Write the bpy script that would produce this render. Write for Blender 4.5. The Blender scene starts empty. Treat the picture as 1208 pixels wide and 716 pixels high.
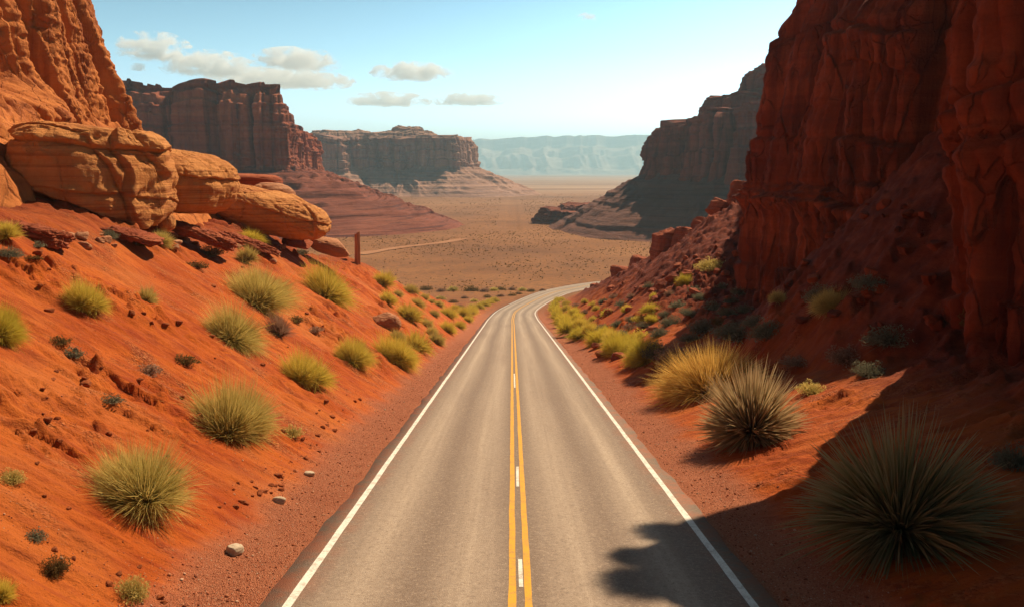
import bpy, math, random
import numpy as np
from mathutils import Vector, Matrix, Euler

random.seed(7)
RNG = np.random.default_rng(11)
scene = bpy.context.scene
COL = scene.collection
R = math.radians

# ------------------------------------------------------------------ tuning
SUN_AZ, SUN_EL = 41.0, 48.5          # azimuth clockwise from +Y (the road's heading)
SUN_STRENGTH = 5.0
SKY_STRENGTH = 0.10
EXPOSURE = 0.5

# ------------------------------------------------------------------ numpy noise
_perm = np.random.default_rng(3).permutation(512).astype(np.int64)
_perm = np.concatenate([_perm, _perm, _perm, _perm])
_g = np.random.default_rng(4).normal(size=(512, 3))
_g /= np.linalg.norm(_g, axis=1)[:, None]

def perlin(x, y, z):
    x, y, z = np.broadcast_arrays(np.asarray(x, float), np.asarray(y, float), np.asarray(z, float))
    xi, yi, zi = np.floor(x).astype(np.int64), np.floor(y).astype(np.int64), np.floor(z).astype(np.int64)
    xf, yf, zf = x - xi, y - yi, z - zi
    u, v, w = (t * t * t * (t * (t * 6 - 15) + 10) for t in (xf, yf, zf))
    out = 0.0
    for dx in (0, 1):
        wx = u if dx else 1 - u
        for dy in (0, 1):
            wy = v if dy else 1 - v
            for dz in (0, 1):
                wz = w if dz else 1 - w
                h = _perm[_perm[_perm[(xi + dx) & 511] + ((yi + dy) & 511)] + ((zi + dz) & 511)] & 511
                g = _g[h]
                out = out + wx * wy * wz * (g[..., 0] * (xf - dx) + g[..., 1] * (yf - dy) + g[..., 2] * (zf - dz))
    return out * 1.5

def fbm(x, y, z, octaves=4, gain=0.5, lac=2.03):
    a, s, f = 1.0, 0.0, 1.0
    for i in range(octaves):
        s = s + a * perlin(x * f + 17.3 * i, y * f + 5.1 * i, z * f + 9.7 * i)
        a *= gain
        f *= lac
    return s

def ridged(x, y, z, octaves=3, gain=0.5):
    a, s, f = 1.0, 0.0, 1.0
    for i in range(octaves):
        s = s + a * (1 - 2 * np.abs(perlin(x * f + 11.3 * i, y * f + 3.1 * i, z * f + 7.7 * i)))
        a *= gain
        f *= 2.1
    return s

def sstep(a, b, x):
    t = np.clip((x - a) / (b - a), 0, 1)
    return t * t * (3 - 2 * t)

def smin(a, b, k):
    h = np.clip(0.5 + 0.5 * (b - a) / k, 0, 1)
    return b * (1 - h) + a * h - k * h * (1 - h)

def splus(x, k=0.35):
    return np.where(x > 8 * k, x, k * np.log1p(np.exp(np.minimum(x / k, 30))))

# ------------------------------------------------------------------ camera frame, pixels of the 1208 x 716 photograph
FPX, CX, CY = 940.0, 604.0, 358.0
PITCH = R(9.37)
CAMZ = 5.0

def ray(px, py):
    X, Y = (px - CX) / FPX, -(py - CY) / FPX
    c, s = math.cos(PITCH), math.sin(PITCH)
    d = np.array([X, c + Y * s, -s + Y * c])
    return d / d[1]                     # scaled so that y = 1

def at(px, py, D):
    d = ray(px, py)
    return Vector((d[0] * D, d[1] * D, CAMZ + d[2] * D))

# ------------------------------------------------------------------ road path
def zr(y):
    y = np.asarray(y, float)
    t = np.clip(y - 130, 0, 80)
    return np.where(y < 130, -0.142 * np.maximum(y, -60), -18.46 - 0.142 * (t - t * t / 160))

_ctrl = np.array([(.13, -60), (.13, -20), (.13, 20), (.13, 60), (.13, 95), (.18, 120), (.9, 146.5), (4.0, 168.5), (8.0, 184.5), (13.0, 196),
                  (24.5, 209), (47, 222), (91, 232.5), (160, 238), (260, 240), (400, 238)], float)

def catmull(P, per=40):
    out = []
    Q = np.vstack([2 * P[0] - P[1], P, 2 * P[-1] - P[-2]])
    for i in range(1, len(Q) - 2):
        p0, p1, p2, p3 = Q[i - 1], Q[i], Q[i + 1], Q[i + 2]
        for t in np.linspace(0, 1, per, endpoint=False):
            out.append(0.5 * (2 * p1 + (p2 - p0) * t + (2 * p0 - 5 * p1 + 4 * p2 - p3) * t * t + (-p0 + 3 * p1 - 3 * p2 + p3) * t ** 3))
    out.append(P[-1])
    return np.array(out)

def resample(P, step):
    seg = np.linalg.norm(np.diff(P, axis=0), axis=1)
    s = np.concatenate([[0], np.cumsum(seg)])
    n = max(2, int(s[-1] / step))
    q = np.linspace(0, s[-1], n)
    return np.stack([np.interp(q, s, P[:, 0]), np.interp(q, s, P[:, 1])], 1), q

ROAD, ROAD_S = resample(catmull(_ctrl), 0.6)
for _ in range(20):
    ROAD[1:-1] = (ROAD[:-2] + 2 * ROAD[1:-1] + ROAD[2:]) / 4
_t = np.gradient(ROAD, axis=0)
_t /= np.linalg.norm(_t, axis=1)[:, None]
ROAD_N = np.stack([_t[:, 1], -_t[:, 0]], 1)      # to the right of travel
_far = ROAD[:, 1] > 90
RF, RFN = ROAD[_far][::2], ROAD_N[_far][::2]

def lateral(x, y):
    d = x - 0.13
    m = (y > 100) & (y < 420) & (np.abs(x) < 480)
    if m.any():
        px, py = x[m], y[m]
        res = np.empty(len(px))
        for a in range(0, len(px), 20000):
            qx, qy = px[a:a + 20000], py[a:a + 20000]
            D2 = (qx[:, None] - RF[None, :, 0]) ** 2 + (qy[:, None] - RF[None, :, 1]) ** 2
            i = D2.argmin(1)
            sg = (qx - RF[i, 0]) * RFN[i, 0] + (qy - RF[i, 1]) * RFN[i, 1]
            res[a:a + 20000] = np.sign(sg) * np.sqrt(D2[np.arange(len(i)), i])
        d = d.copy()
        d[m] = res
    return d

PLAIN = -25.0
def ground(x, y, want_masks=False, detail=True):
    x, y = np.asarray(x, float), np.asarray(y, float)
    d = lateral(x, y)
    a = -d
    base = zr(y)
    far = sstep(70, 300, np.abs(x))
    base = base * (1 - far) + PLAIN * far
    beyond = sstep(205, 330, y)
    base = base * (1 - beyond) + PLAIN * beyond
    und = fbm(x / 14, y / 14, 0.3, 3)
    # bank on the west side
    SL = np.interp(y, [0, 20, 45, 70, 110, 150], [.52, .62, .70, .72, .70, .5])
    capL = np.interp(y, [-30, 10, 22, 30, 45, 60, 75, 90, 110, 130, 150, 165], [5.5, 6.3, 6.8, 7.4, 8.0, 8.5, 7.6, 6.0, 3.1, 1.1, .3, 0])
    hl = SL * splus(a - 5.2) * (1 + .12 * und)
    hl = smin(hl, capL + .10 * np.maximum(a - 12, 0) * (y < 62) * 1.0 + .4 * und * (capL > .5), 1.2)
    hl = np.maximum(hl, 0) * (1 - sstep(26 + 60 * (1 - sstep(50, 75, y)), 60 + 120 * (1 - sstep(50, 75, y)), a))
    # bank on the east side
    SR = np.interp(y, [-20, 10, 30, 45, 56, 66, 80, 100, 120, 150, 172, 198], [.30, .31, .30, .30, .42, .62, .76, .67, .54, .42, .36, .02])
    capR = np.interp(y, [-20, 45, 56, 66, 80, 100, 120, 150, 172, 198], [6, 6, 9, 14, 18, 15, 10, 5.5, 3.6, .05])
    hr = SR * splus(d - 5.2) * (1 + .10 * und)
    hr = smin(hr, capR + .5 * und * (capR > 1), 1.5)
    hr = np.maximum(hr, 0) * (1 - sstep(60, 140, d))
    cone = np.maximum(0, 8.4 - .84 * np.hypot((x - 20.0) * 1.0, (y - 34.5) * .80)) * (d > 6)
    hr = np.maximum(hr, 0) + cone * sstep(6, 10, d)
    h = np.where(a > 0, hl, hr)
    z = base + h
    away = sstep(4.6, 7.0, np.abs(d))
    r = np.hypot(x, y)
    plain = sstep(90, 200, r) * (1 - sstep(.4, 2.5, h))
    z = z + und * .25 * sstep(5, 12, np.abs(d)) * (h > .0) * (1 - plain)
    z = z + plain * sstep(12, 60, np.abs(d)) * (fbm(x / 90, y / 90, 5.5, 3) * .5 + fbm(x / 700, y / 700, 2.2, 2) * 4.0 * sstep(1200, 4000, r))
    if detail:
        near = 1 - sstep(60, 200, r)
        # runnels down the bank, blown clods, small broken ledges
        run = ridged(x / 3.2 + y * .12, y / .9, 1.7, 3)
        clod = fbm(x / .55 + .3 * y, y / .42, 3.3, 3)
        patch = sstep(-.1, .5, fbm(x / 5.5, y / 4.5, 8.8, 2))
        led = perlin(x / 1.5 + y * .35, y / .65 - x * .2, 6.1)
        run2 = ridged(x / 1.1 + y * .3, y / .34 - x * .12, 9.7, 2)
        z = z + away * near * (run * .085 + run2 * .03 + np.maximum(clod - .14, 0) * .42 * patch + sstep(.08, .20, led) * .20 * patch - np.maximum(-led - .16, 0) * .8 * patch)
        rocky = np.where(d > 0, sstep(9, 13, d) * sstep(1.0, 3, h), 0)
        z = z + away * rocky * (1 - sstep(150, 260, r)) * (ridged(x / 2.6, y / 1.3, 4.4, 3) * .22 + np.maximum(fbm(x / 1.1, y / 1.1, 2.9, 3) - .1, 0) * .7 + np.maximum(fbm(x / .42, y / .42, 7.9, 2) - .1, 0) * .28)
    # the bed below the asphalt
    z = z - (.05 + .0007 * np.clip(r, 0, 300)) * (1 - sstep(3.55, 4.2, np.abs(d)))
    if want_masks:
        verge = (1 - sstep(5.0, 5.9, np.abs(d) + .35 * fbm(x / 1.2, y / 1.2, 1.1, 2)))
        rocky = np.where(d > 0, sstep(8, 14, d + 2 * und) * sstep(.8, 2.5, h), .0)
        rocky = np.maximum(rocky, sstep(5.6, 8.0, hl) * .55 * (d < 0) * (y > 20))
        return z, verge, rocky, plain
    return z

def g1(x, y):
    return float(ground(np.array([x]), np.array([y]))[0])

def drop(px, py, dmax=600.0):
    """Where the line of sight through a pixel of the photograph first meets the ground."""
    d = ray(px, py)
    t = np.geomspace(6, dmax, 2600)
    z = CAMZ + d[2] * t
    hit = np.nonzero(z < ground(d[0] * t, t))[0]
    i = hit[0] if len(hit) else len(t) - 1
    return Vector((d[0] * t[i], t[i], g1(d[0] * t[i], t[i]))), t[i]

# ------------------------------------------------------------------ mesh helpers
def mesh_obj(name, V, F, mat=None, parent=None, smooth=True, origin=None, attrs=None, uv=None):
    V = np.asarray(V, float)
    if origin is not None:
        V = V - np.asarray(origin, float)
    me = bpy.data.meshes.new(name)
    if isinstance(F, np.ndarray):
        n, k = F.shape
        me.vertices.add(len(V))
        me.vertices.foreach_set('co', V.astype(np.float32).ravel())
        me.loops.add(n * k)
        me.loops.foreach_set('vertex_index', F.astype(np.int32).ravel())
        me.polygons.add(n)
        me.polygons.foreach_set('loop_start', np.arange(0, n * k, k, dtype=np.int32))
        me.polygons.foreach_set('loop_total', np.full(n, k, dtype=np.int32))
        me.update(calc_edges=True)
    else:
        me.from_pydata([tuple(v) for v in V], [], F)
    me.validate()
    if smooth:
        me.polygons.foreach_set('use_smooth', np.ones(len(me.polygons), dtype=bool))
    for k, v in (attrs or {}).items():
        at_ = me.attributes.new(k, 'FLOAT', 'POINT')
        at_.data.foreach_set('value', np.asarray(v, np.float32))
    if uv is not None:
        l = me.uv_layers.new(name='UVMap')
        idx = np.empty(len(me.loops), np.int32)
        me.loops.foreach_get('vertex_index', idx)
        l.data.foreach_set('uv', np.asarray(uv, np.float32)[idx].ravel())
    o = bpy.data.objects.new(name, me)
    if mat:
        me.materials.append(mat)
    COL.objects.link(o)
    if origin is not None and parent is None:
        o.location = origin
    if parent:
        o.parent = parent
    return o

def grid_faces(nr, nc, wrap=False):
    i = np.arange(nr - 1)[:, None]
    j = np.arange(nc if wrap else nc - 1)[None, :]
    j2 = (j + 1) % nc
    a, b, c, d = i * nc + j, i * nc + j2, (i + 1) * nc + j2, (i + 1) * nc + j
    return np.stack(np.broadcast_arrays(a, b, c, d), -1).reshape(-1, 4)

def tag(o, label=None, cat=None, group=None, kind=None):
    for k, v in (('label', label), ('category', cat), ('group', group), ('kind', kind)):
        if v:
            o[k] = v
    return o

def empty(name, loc):
    o = bpy.data.objects.new(name, None)
    o.location = loc
    o.empty_display_size = .3
    COL.objects.link(o)
    return o

# ------------------------------------------------------------------ materials
class NT:
    def __init__(s, name, disp=False):
        s.m = bpy.data.materials.new(name)
        s.m.use_nodes = True
        s.t = s.m.node_tree
        s.b = s.t.nodes['Principled BSDF']
        s.b.inputs['Roughness'].default_value = .9
        s.b.inputs['Specular IOR Level'].default_value = .2
    def n(s, typ, ins=None, **kw):
        nd = s.t.nodes.new('ShaderNode' + typ)
        for k, v in kw.items():
            setattr(nd, k, v)
        for k, v in (ins or {}).items():
            s.set(nd.inputs[k], v)
        return nd
    def set(s, sock, v):
        if isinstance(v, bpy.types.NodeSocket):
            s.t.links.new(v, sock)
        elif isinstance(v, bpy.types.Node):
            s.t.links.new(v.outputs[0], sock)
        else:
            sock.default_value = v
    def pos(s):
        return s.n('NewGeometry').outputs['Position']
    def scale(s, v, sc, rot=(0, 0, 0)):
        return s.n('Mapping', {'Vector': v, 'Scale': sc, 'Rotation': rot}).outputs[0]
    def noise(s, v, sc=1.0, det=4, rough=.55, dist=0.0):
        return s.n('TexNoise', {'Vector': v, 'Scale': sc, 'Detail': det, 'Roughness': rough, 'Distortion': dist}).outputs[0]
    def vor(s, v, sc, out='Distance', feature='F1'):
        return s.n('TexVoronoi', {'Vector': v, 'Scale': sc}, feature=feature).outputs[out]
    def ramp(s, f, stops):
        nd = s.n('ValToRGB', {'Fac': f})
        e = nd.color_ramp.elements
        while len(e) < len(stops):
            e.new(.5)
        for el, (p, c) in zip(e, stops):
            el.position = p
            el.color = (*c, 1) if len(c) == 3 else c
        return nd.outputs[0]
    def fmap(s, f, a, b, c=0.0, d=1.0):
        return s.n('MapRange', {'Value': f, 'From Min': a, 'From Max': b, 'To Min': c, 'To Max': d}).outputs[0]
    def mix(s, f, a, b, mode='MIX'):
        nd = s.n('Mix', data_type='RGBA', blend_type=mode)
        for k, v in ((0, f), (6, a), (7, b)):
            if isinstance(v, tuple):
                v = (*v, 1) if len(v) == 3 else v
            s.set(nd.inputs[k], v)
        return nd.outputs[2]
    def math(s, op, a, b=0.0):
        nd = s.n('Math', operation=op)
        s.set(nd.inputs[0], a)
        s.set(nd.inputs[1], b)
        return nd.outputs[0]
    def attr(s, name):
        return s.n('Attribute', attribute_name=name).outputs['Fac']
    def bump(s, h, strength=.5, dist=.1, normal=None):
        ins = {'Height': h, 'Strength': strength, 'Distance': dist}
        if normal is not None:
            ins['Normal'] = normal
        return s.n('Bump', ins).outputs[0]
    def out(s, color, normal=None, rough=None):
        s.set(s.b.inputs['Base Color'], color)
        if normal is not None:
            s.set(s.b.inputs['Normal'], normal)
        if rough is not None:
            s.set(s.b.inputs['Roughness'], rough)
        return s.m

def rock_material(name, c_lo, c_mid, c_hi, varnish, size=1.0, strata=1.0, streak=.6, bands=.6, fine=1.0, bumpd=.15, bedw=1.0, crack=0.0):
    """Layered sandstone: horizontal beds, vertical stains, grain. `size` is the metre scale of its features."""
    t = NT(name)
    p = t.pos()
    warp = t.noise(t.scale(p, (.09 / size,) * 3), 1, 3)
    bed = t.noise(t.scale(p, (.03 / size, .03 / size, 1.3 * strata / size)), 1, 5, .65, .4)
    col = t.ramp(bed, [(.28, c_lo), (.5, c_mid), (.74, c_hi)])
    big = t.noise(t.scale(p, (.22 / size, .22 / size, .16 / size)), 1, 4)
    col = t.mix(t.fmap(big, .35, .7, 0, .55), col, c_hi)
    st = t.noise(t.scale(p, (1.1 / size, 1.1 / size, .055 / size)), 1, 5, .62, .3)
    col = t.mix(t.math('MULTIPLY', t.fmap(st, .47, .68), streak), col, varnish)
    thin = t.noise(t.scale(p, (.12 / size, .12 / size, 5.5 * strata / size)), 1, 3, .6, .6)
    col = t.mix(t.math('MULTIPLY', t.fmap(thin, .52, .64), bands), col, varnish)
    grain = t.noise(p, 9 / size, 6, .7)
    col = t.mix(t.fmap(grain, .3, .75, .0, .35), col, c_lo)
    hb = t.math('ADD', t.math('MULTIPLY', bed, 1.1 * bedw), t.math('MULTIPLY', thin, .45 * bedw))
    hb = t.math('ADD', hb, t.math('MULTIPLY', st, .5))
    if crack:
        wv = t.n('VectorMath', {0: p, 1: t.scale(t.n('TexNoise', {'Vector': p, 'Scale': 1.3 / size, 'Detail': 4.0}).outputs[1], (.35 * size,) * 3)}, operation='ADD').outputs[0]
        c1 = t.vor(t.scale(wv, (.42 / size, .42 / size, .16 / size)), 1.0, 'Distance', 'DISTANCE_TO_EDGE')
        c2 = t.vor(t.scale(wv, (1.3 / size, 1.3 / size, .6 / size)), 1.0, 'Distance', 'DISTANCE_TO_EDGE')
        gate = t.fmap(t.noise(t.scale(p, (.5 / size,) * 3), 1, 3), .45, .6)
        cc = t.math('MAXIMUM', t.fmap(c1, 0, .022, 1, 0), t.math('MULTIPLY', t.fmap(c2, 0, .03, .8, 0), gate))
        col = t.mix(t.math('MULTIPLY', cc, .75 * crack), col, varnish)
        hb = t.math('SUBTRACT', hb, t.math('MULTIPLY', cc, .8 * crack))
    n1 = t.bump(hb, .9, bumpd * size * 2.4)
    n2 = t.bump(t.math('ADD', grain, t.math('MULTIPLY', t.noise(p, 38 / size, 4, .7), .35)), .75 * fine, bumpd * size * .55, n1)
    return t.out(col, n2)

M_CLIFF_E = rock_material('red_sandstone', (.09, .012, .005), (.215, .034, .011), (.42, .090, .027), (.065, .012, .007), 1.4, .5, .9, .10, bedw=.35, crack=.45)  # red rock, its colour lowered further to deepen the cliff's shade
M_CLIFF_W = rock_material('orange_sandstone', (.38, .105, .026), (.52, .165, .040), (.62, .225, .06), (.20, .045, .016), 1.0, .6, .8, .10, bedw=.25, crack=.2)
M_BOULDER = rock_material('boulder_sandstone', (.42, .135, .036), (.59, .235, .066), (.70, .33, .11), (.24, .055, .022), 1.1, 1.3, .25, .5, 1.2, bedw=.45, crack=.12)
M_SLAB = rock_material('pale_slab_sandstone', (.36, .13, .06), (.50, .22, .11), (.60, .32, .18), (.24, .08, .04), .7, 1.5, .25, .7, 1.2)
M_MESA_W = rock_material('mesa_sandstone', (.17, .034, .020), (.29, .064, .032), (.50, .16, .07), (.06, .013, .012), 9.0, .8, .9, .2, bedw=.3)
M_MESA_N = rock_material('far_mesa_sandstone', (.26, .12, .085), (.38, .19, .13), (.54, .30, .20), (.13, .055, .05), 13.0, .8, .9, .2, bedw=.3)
M_MESA_E = rock_material('dark_mesa_sandstone', (.15, .032, .020), (.24, .056, .032), (.38, .10, .052), (.05, .013, .012), 7.0, .8, .95, .2, bedw=.3)
M_TALUS_W = rock_material('talus_red', (.13, .034, .022), (.27, .072, .040), (.37, .115, .062), (.075, .02, .018), 5.0, 1.0, .25, .8, 2.0)  # dark bands are strata and also paint in the ledge shadows
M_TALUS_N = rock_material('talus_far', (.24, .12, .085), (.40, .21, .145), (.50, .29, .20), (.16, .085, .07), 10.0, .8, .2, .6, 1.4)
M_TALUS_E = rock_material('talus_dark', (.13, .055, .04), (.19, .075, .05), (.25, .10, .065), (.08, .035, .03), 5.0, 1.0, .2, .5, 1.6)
M_OUTCROP = rock_material('outcrop_sandstone', (.24, .05, .022), (.36, .085, .035), (.46, .14, .06), (.14, .03, .018), .7, 1.2, .35, .6, 1.2)
M_STONE = rock_material('pale_stone', (.36, .26, .17), (.52, .40, .28), (.66, .54, .40), (.26, .17, .11), .12, 1, .2, .3)
M_REDSTONE = rock_material('red_stone', (.20, .05, .016), (.30, .075, .02), (.40, .11, .032), (.12, .03, .012), .25, 1, .2, .4)

def ground_material():
    t = NT('desert_ground')
    p = t.pos()
    verge, rocky, plain = t.attr('verge'), t.attr('rocky'), t.attr('plain')
    n1 = t.noise(t.scale(p, (.35, .35, .35)), 1, 5, .6)
    sand = t.ramp(n1, [(.3, (.36, .060, .006)), (.52, (.47, .098, .010)), (.75, (.56, .142, .018))])
    streak = t.noise(t.scale(p, (.9, 4.2, .9), (0, 0, .28)), 1, 5, .65, .3)
    sand = t.mix(t.fmap(streak, .48, .64, 0, .75), sand, (.27, .036, .006))
    crust = t.noise(t.scale(p, (.55, 1.3, .8), (0, 0, .3)), 1, 6, .7, .6)
    sand = t.mix(t.fmap(crust, .52, .66, 0, .7), sand, (.26, .042, .010))
    lagm = t.fmap(t.noise(t.scale(p, (.42, .9, .6), (0, 0, .25)), 1, 5, .7), .53, .63)
    lg = t.n('TexVoronoi', {'Vector': p, 'Scale': 17.0})
    lagc = t.ramp(lg.outputs['Color'], [(.1, (.16, .035, .012)), (.5, (.36, .085, .022)), (.85, (.52, .19, .07))])
    sand = t.mix(t.math('MULTIPLY', lagm, .7), sand, lagc)
    dusty = t.fmap(t.noise(t.scale(p, (.16, .22, .2)), 1, 4), .5, .7, 0, .5)
    sand = t.mix(dusty, sand, (.58, .19, .045))
    speck = t.noise(p, 14, 4, .7)
    sand = t.mix(t.fmap(speck, .58, .72, 0, .55), sand, (.22, .04, .01))
    gr = t.n('TexVoronoi', {'Vector': p, 'Scale': 48.0})
    grc = t.ramp(gr.outputs['Color'], [(.1, (.28, .09, .045)), (.45, (.48, .155, .075)), (.8, (.58, .25, .135)), (.97, (.66, .44, .29))])
    gravel = t.mix(.55, grc, t.ramp(t.noise(p, 1.4, 4), [(.3, (.44, .12, .05)), (.7, (.56, .18, .08))]))
    col = t.mix(verge, sand, gravel)
    rk = t.noise(t.scale(p, (1, 1, 1.5)), .9, 6, .7)
    rkc = t.ramp(rk, [(.3, (.085, .015, .008)), (.5, (.165, .030, .013)), (.72, (.27, .060, .024))])
    col = t.mix(rocky, col, rkc)
    pn = t.noise(t.scale(p, (.018, .018, .018)), 1, 6, .65)
    pc = t.ramp(pn, [(.3, (.17, .064, .020)), (.5, (.265, .106, .033)), (.72, (.34, .148, .05))])
    scrub = t.noise(p, .55, 6, .8)
    pc = t.mix(t.fmap(scrub, .48, .60, 0, .75), pc, (.13, .06, .025))
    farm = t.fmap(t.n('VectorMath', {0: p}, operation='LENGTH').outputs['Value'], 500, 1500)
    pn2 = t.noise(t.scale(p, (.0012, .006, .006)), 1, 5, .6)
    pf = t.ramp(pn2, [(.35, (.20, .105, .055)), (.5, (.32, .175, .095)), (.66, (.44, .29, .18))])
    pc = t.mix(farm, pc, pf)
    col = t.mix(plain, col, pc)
    h = t.math('ADD', t.math('MULTIPLY', streak, .5), t.math('MULTIPLY', t.noise(p, 7, 6, .7), .55))
    h = t.math('ADD', h, t.math('MULTIPLY', gr.outputs['Distance'], t.math('MULTIPLY', verge, .4)))
    h = t.math('ADD', h, t.math('MULTIPLY', t.math('SUBTRACT', .6, lg.outputs['Distance']), t.math('MULTIPLY', lagm, .5)))
    h = t.math('ADD', h, t.math('MULTIPLY', t.noise(p, 19, 5, .75), .3))
    nb = t.bump(h, .95, .14)
    return t.out(col, nb)

def asphalt_material():
    t = NT('worn_asphalt')
    uv = t.n('UVMap').outputs[0]
    sep = t.n('SeparateXYZ', {0: uv})
    u, v = sep.outputs[0], sep.outputs[1]
    wob = t.noise(t.scale(uv, (.35, .03, 1)), 1, 3)
    uu = t.math('ADD', u, t.fmap(wob, .3, .7, -.18, .18))
    au = t.math('ABSOLUTE', uu)
    def track(c, w):
        return t.fmap(t.math('ABSOLUTE', t.math('SUBTRACT', au, c)), 0, w, 1, 0)
    tr = t.math('MAXIMUM', track(.95, .75), track(2.6, .75))
    p = t.pos()
    agg = t.n('TexVoronoi', {'Vector': p, 'Scale': 55.0})
    fine = t.noise(p, 30, 5, .8)
    base = t.ramp(fine, [(.3, (.135, .092, .066)), (.5, (.225, .16, .116)), (.72, (.315, .232, .172))])
    base = t.mix(t.fmap(agg.outputs['Color'], .1, .9, 0, .4), base, (.21, .142, .103))
    lng = t.noise(t.scale(uv, (2.6, .035, 1)), 1, 5, .6)
    worn = t.mix(t.fmap(fine, .3, .7), (.43, .33, .245), (.54, .425, .32))
    k = t.math('MULTIPLY', tr, t.fmap(lng, .3, .65, .35, 1.0))
    col = t.mix(t.math('MULTIPLY', k, .95), base, worn)
    patch = t.noise(t.scale(uv, (.5, .06, 1)), 1, 5, .6)
    col = t.mix(t.fmap(patch, .5, .72, 0, .4), col, (.22, .15, .108))
    mott = t.noise(p, 5.5, 5, .8)
    col = t.mix(t.fmap(mott, .5, .66, 0, .16), col, (.17, .112, .08))
    col = t.mix(t.fmap(mott, .46, .34, 0, .12), col, (.60, .47, .36))
    gr2 = t.noise(p, 13, 3, .9)
    col = t.mix(t.fmap(gr2, .54, .64, 0, .5), col, (.13, .085, .06))
    col = t.mix(t.fmap(gr2, .44, .34, 0, .35), col, (.62, .49, .37))
    edge = t.fmap(t.math('ABSOLUTE', u), 3.62, 3.85)
    col = t.mix(t.math('MULTIPLY', edge, .6), col, (.17, .115, .08))
    dust = t.math('MULTIPLY', t.fmap(t.math('ABSOLUTE', u), 3.15, 4.0), t.fmap(t.noise(uv, 1.1, 6, .75), .42, .60))
    col = t.mix(t.math('MULTIPLY', dust, .8), col, (.38, .11, .045))
    ck = t.vor(t.scale(t.n('VectorMath', {0: uv, 1: t.scale(t.n('TexNoise', {'Vector': uv, 'Scale': .9}).outputs[1], (1.6, 1.6, 1))}, operation='ADD').outputs[0], (.16, .10, 1)), 1, 'Distance', 'DISTANCE_TO_EDGE')
    crack = t.fmap(ck, .0, .0035, .0, 0.0)
    col = t.mix(crack, col, (.06, .045, .035))
    h = t.math('ADD', agg.outputs['Distance'], t.math('MULTIPLY', fine, .8))
    nb = t.bump(h, .55, .02)
    t.b.inputs['Specular IOR Level'].default_value = .35
    return t.out(col, nb, .78)

def paint_material(name, c, worn):
    t = NT(name)
    p = t.pos()
    n = t.noise(p, 5, 6, .75)
    n2 = t.noise(p, 34, 3, .7)
    f = t.math('ADD', t.fmap(n, .47, .66, 0, .75), t.fmap(n2, .55, .68, 0, .7))
    col = t.mix(f, c, worn)
    return t.out(col, t.bump(n2, .3, .01), .6)

M_GROUND, M_ASPHALT = ground_material(), asphalt_material()
M_WHITE = paint_material('white_road_paint', (.80, .76, .68), (.42, .34, .27))
M_YELLOW = paint_material('yellow_road_paint', (.74, .36, .025), (.42, .24, .07))

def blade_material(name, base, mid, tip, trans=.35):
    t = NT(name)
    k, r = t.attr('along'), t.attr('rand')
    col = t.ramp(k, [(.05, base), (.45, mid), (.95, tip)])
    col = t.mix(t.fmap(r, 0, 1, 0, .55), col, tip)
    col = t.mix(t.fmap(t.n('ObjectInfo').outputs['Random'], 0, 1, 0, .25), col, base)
    dif = t.n('BsdfDiffuse', {'Color': col})
    tr = t.n('BsdfTranslucent', {'Color': col})
    mx = t.n('MixShader', {'Fac': trans})
    t.t.links.new(dif.outputs[0], mx.inputs[1])
    t.t.links.new(tr.outputs[0], mx.inputs[2])
    t.t.links.new(mx.outputs[0], t.t.nodes['Material Output'].inputs['Surface'])
    return t.m

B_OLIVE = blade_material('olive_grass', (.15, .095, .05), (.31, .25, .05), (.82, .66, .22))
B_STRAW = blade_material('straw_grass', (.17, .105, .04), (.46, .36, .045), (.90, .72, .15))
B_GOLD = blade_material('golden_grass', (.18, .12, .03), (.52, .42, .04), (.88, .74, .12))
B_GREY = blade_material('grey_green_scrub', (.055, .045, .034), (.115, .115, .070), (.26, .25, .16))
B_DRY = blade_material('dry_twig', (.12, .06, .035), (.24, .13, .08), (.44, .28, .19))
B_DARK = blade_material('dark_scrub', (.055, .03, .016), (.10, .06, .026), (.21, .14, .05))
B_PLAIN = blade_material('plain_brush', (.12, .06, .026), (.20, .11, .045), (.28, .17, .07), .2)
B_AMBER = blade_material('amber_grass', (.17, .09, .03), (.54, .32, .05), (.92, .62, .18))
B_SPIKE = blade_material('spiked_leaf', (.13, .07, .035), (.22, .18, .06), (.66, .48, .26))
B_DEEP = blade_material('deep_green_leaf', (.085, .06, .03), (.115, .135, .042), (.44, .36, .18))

# ------------------------------------------------------------------ setting: ground
def build_ground():
    ang = np.concatenate([np.linspace(-45, 45, 760), np.linspace(45, 315, 92)[1:-1]])
    ang = np.radians(ang)
    rad = np.concatenate([np.geomspace(1.0, 7.5, 34)[:-1], np.geomspace(7.5, 120, 760)[:-1], np.geomspace(120, 600, 240)[:-1], np.geomspace(600, 12500, 75)])
    RR, AA = np.meshgrid(rad, ang, indexing='ij')
    x, y = (RR * np.sin(AA)).ravel(), (RR * np.cos(AA)).ravel()
    z, verge, rocky, plain = ground(x, y, True)
    V = np.stack([x, y, z], 1)
    F = grid_faces(len(rad), len(ang), True)[:, ::-1]
    c = np.array([[0, 0, float(ground(np.array([0.]), np.array([0.]))[0])]])
    nc = len(ang)
    # centre cap
    V = np.vstack([V, c])
    cap = np.array([[len(V) - 1, (j + 1) % nc, j, j] for j in range(0, nc)])
    Fq = F
    me_faces = Fq
    o = mesh_obj('ground', V, me_faces, M_GROUND, attrs={'verge': np.append(verge, 0), 'rocky': np.append(rocky, 0), 'plain': np.append(plain, 0)})
    return tag(o, kind='structure')
build_ground()

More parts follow.
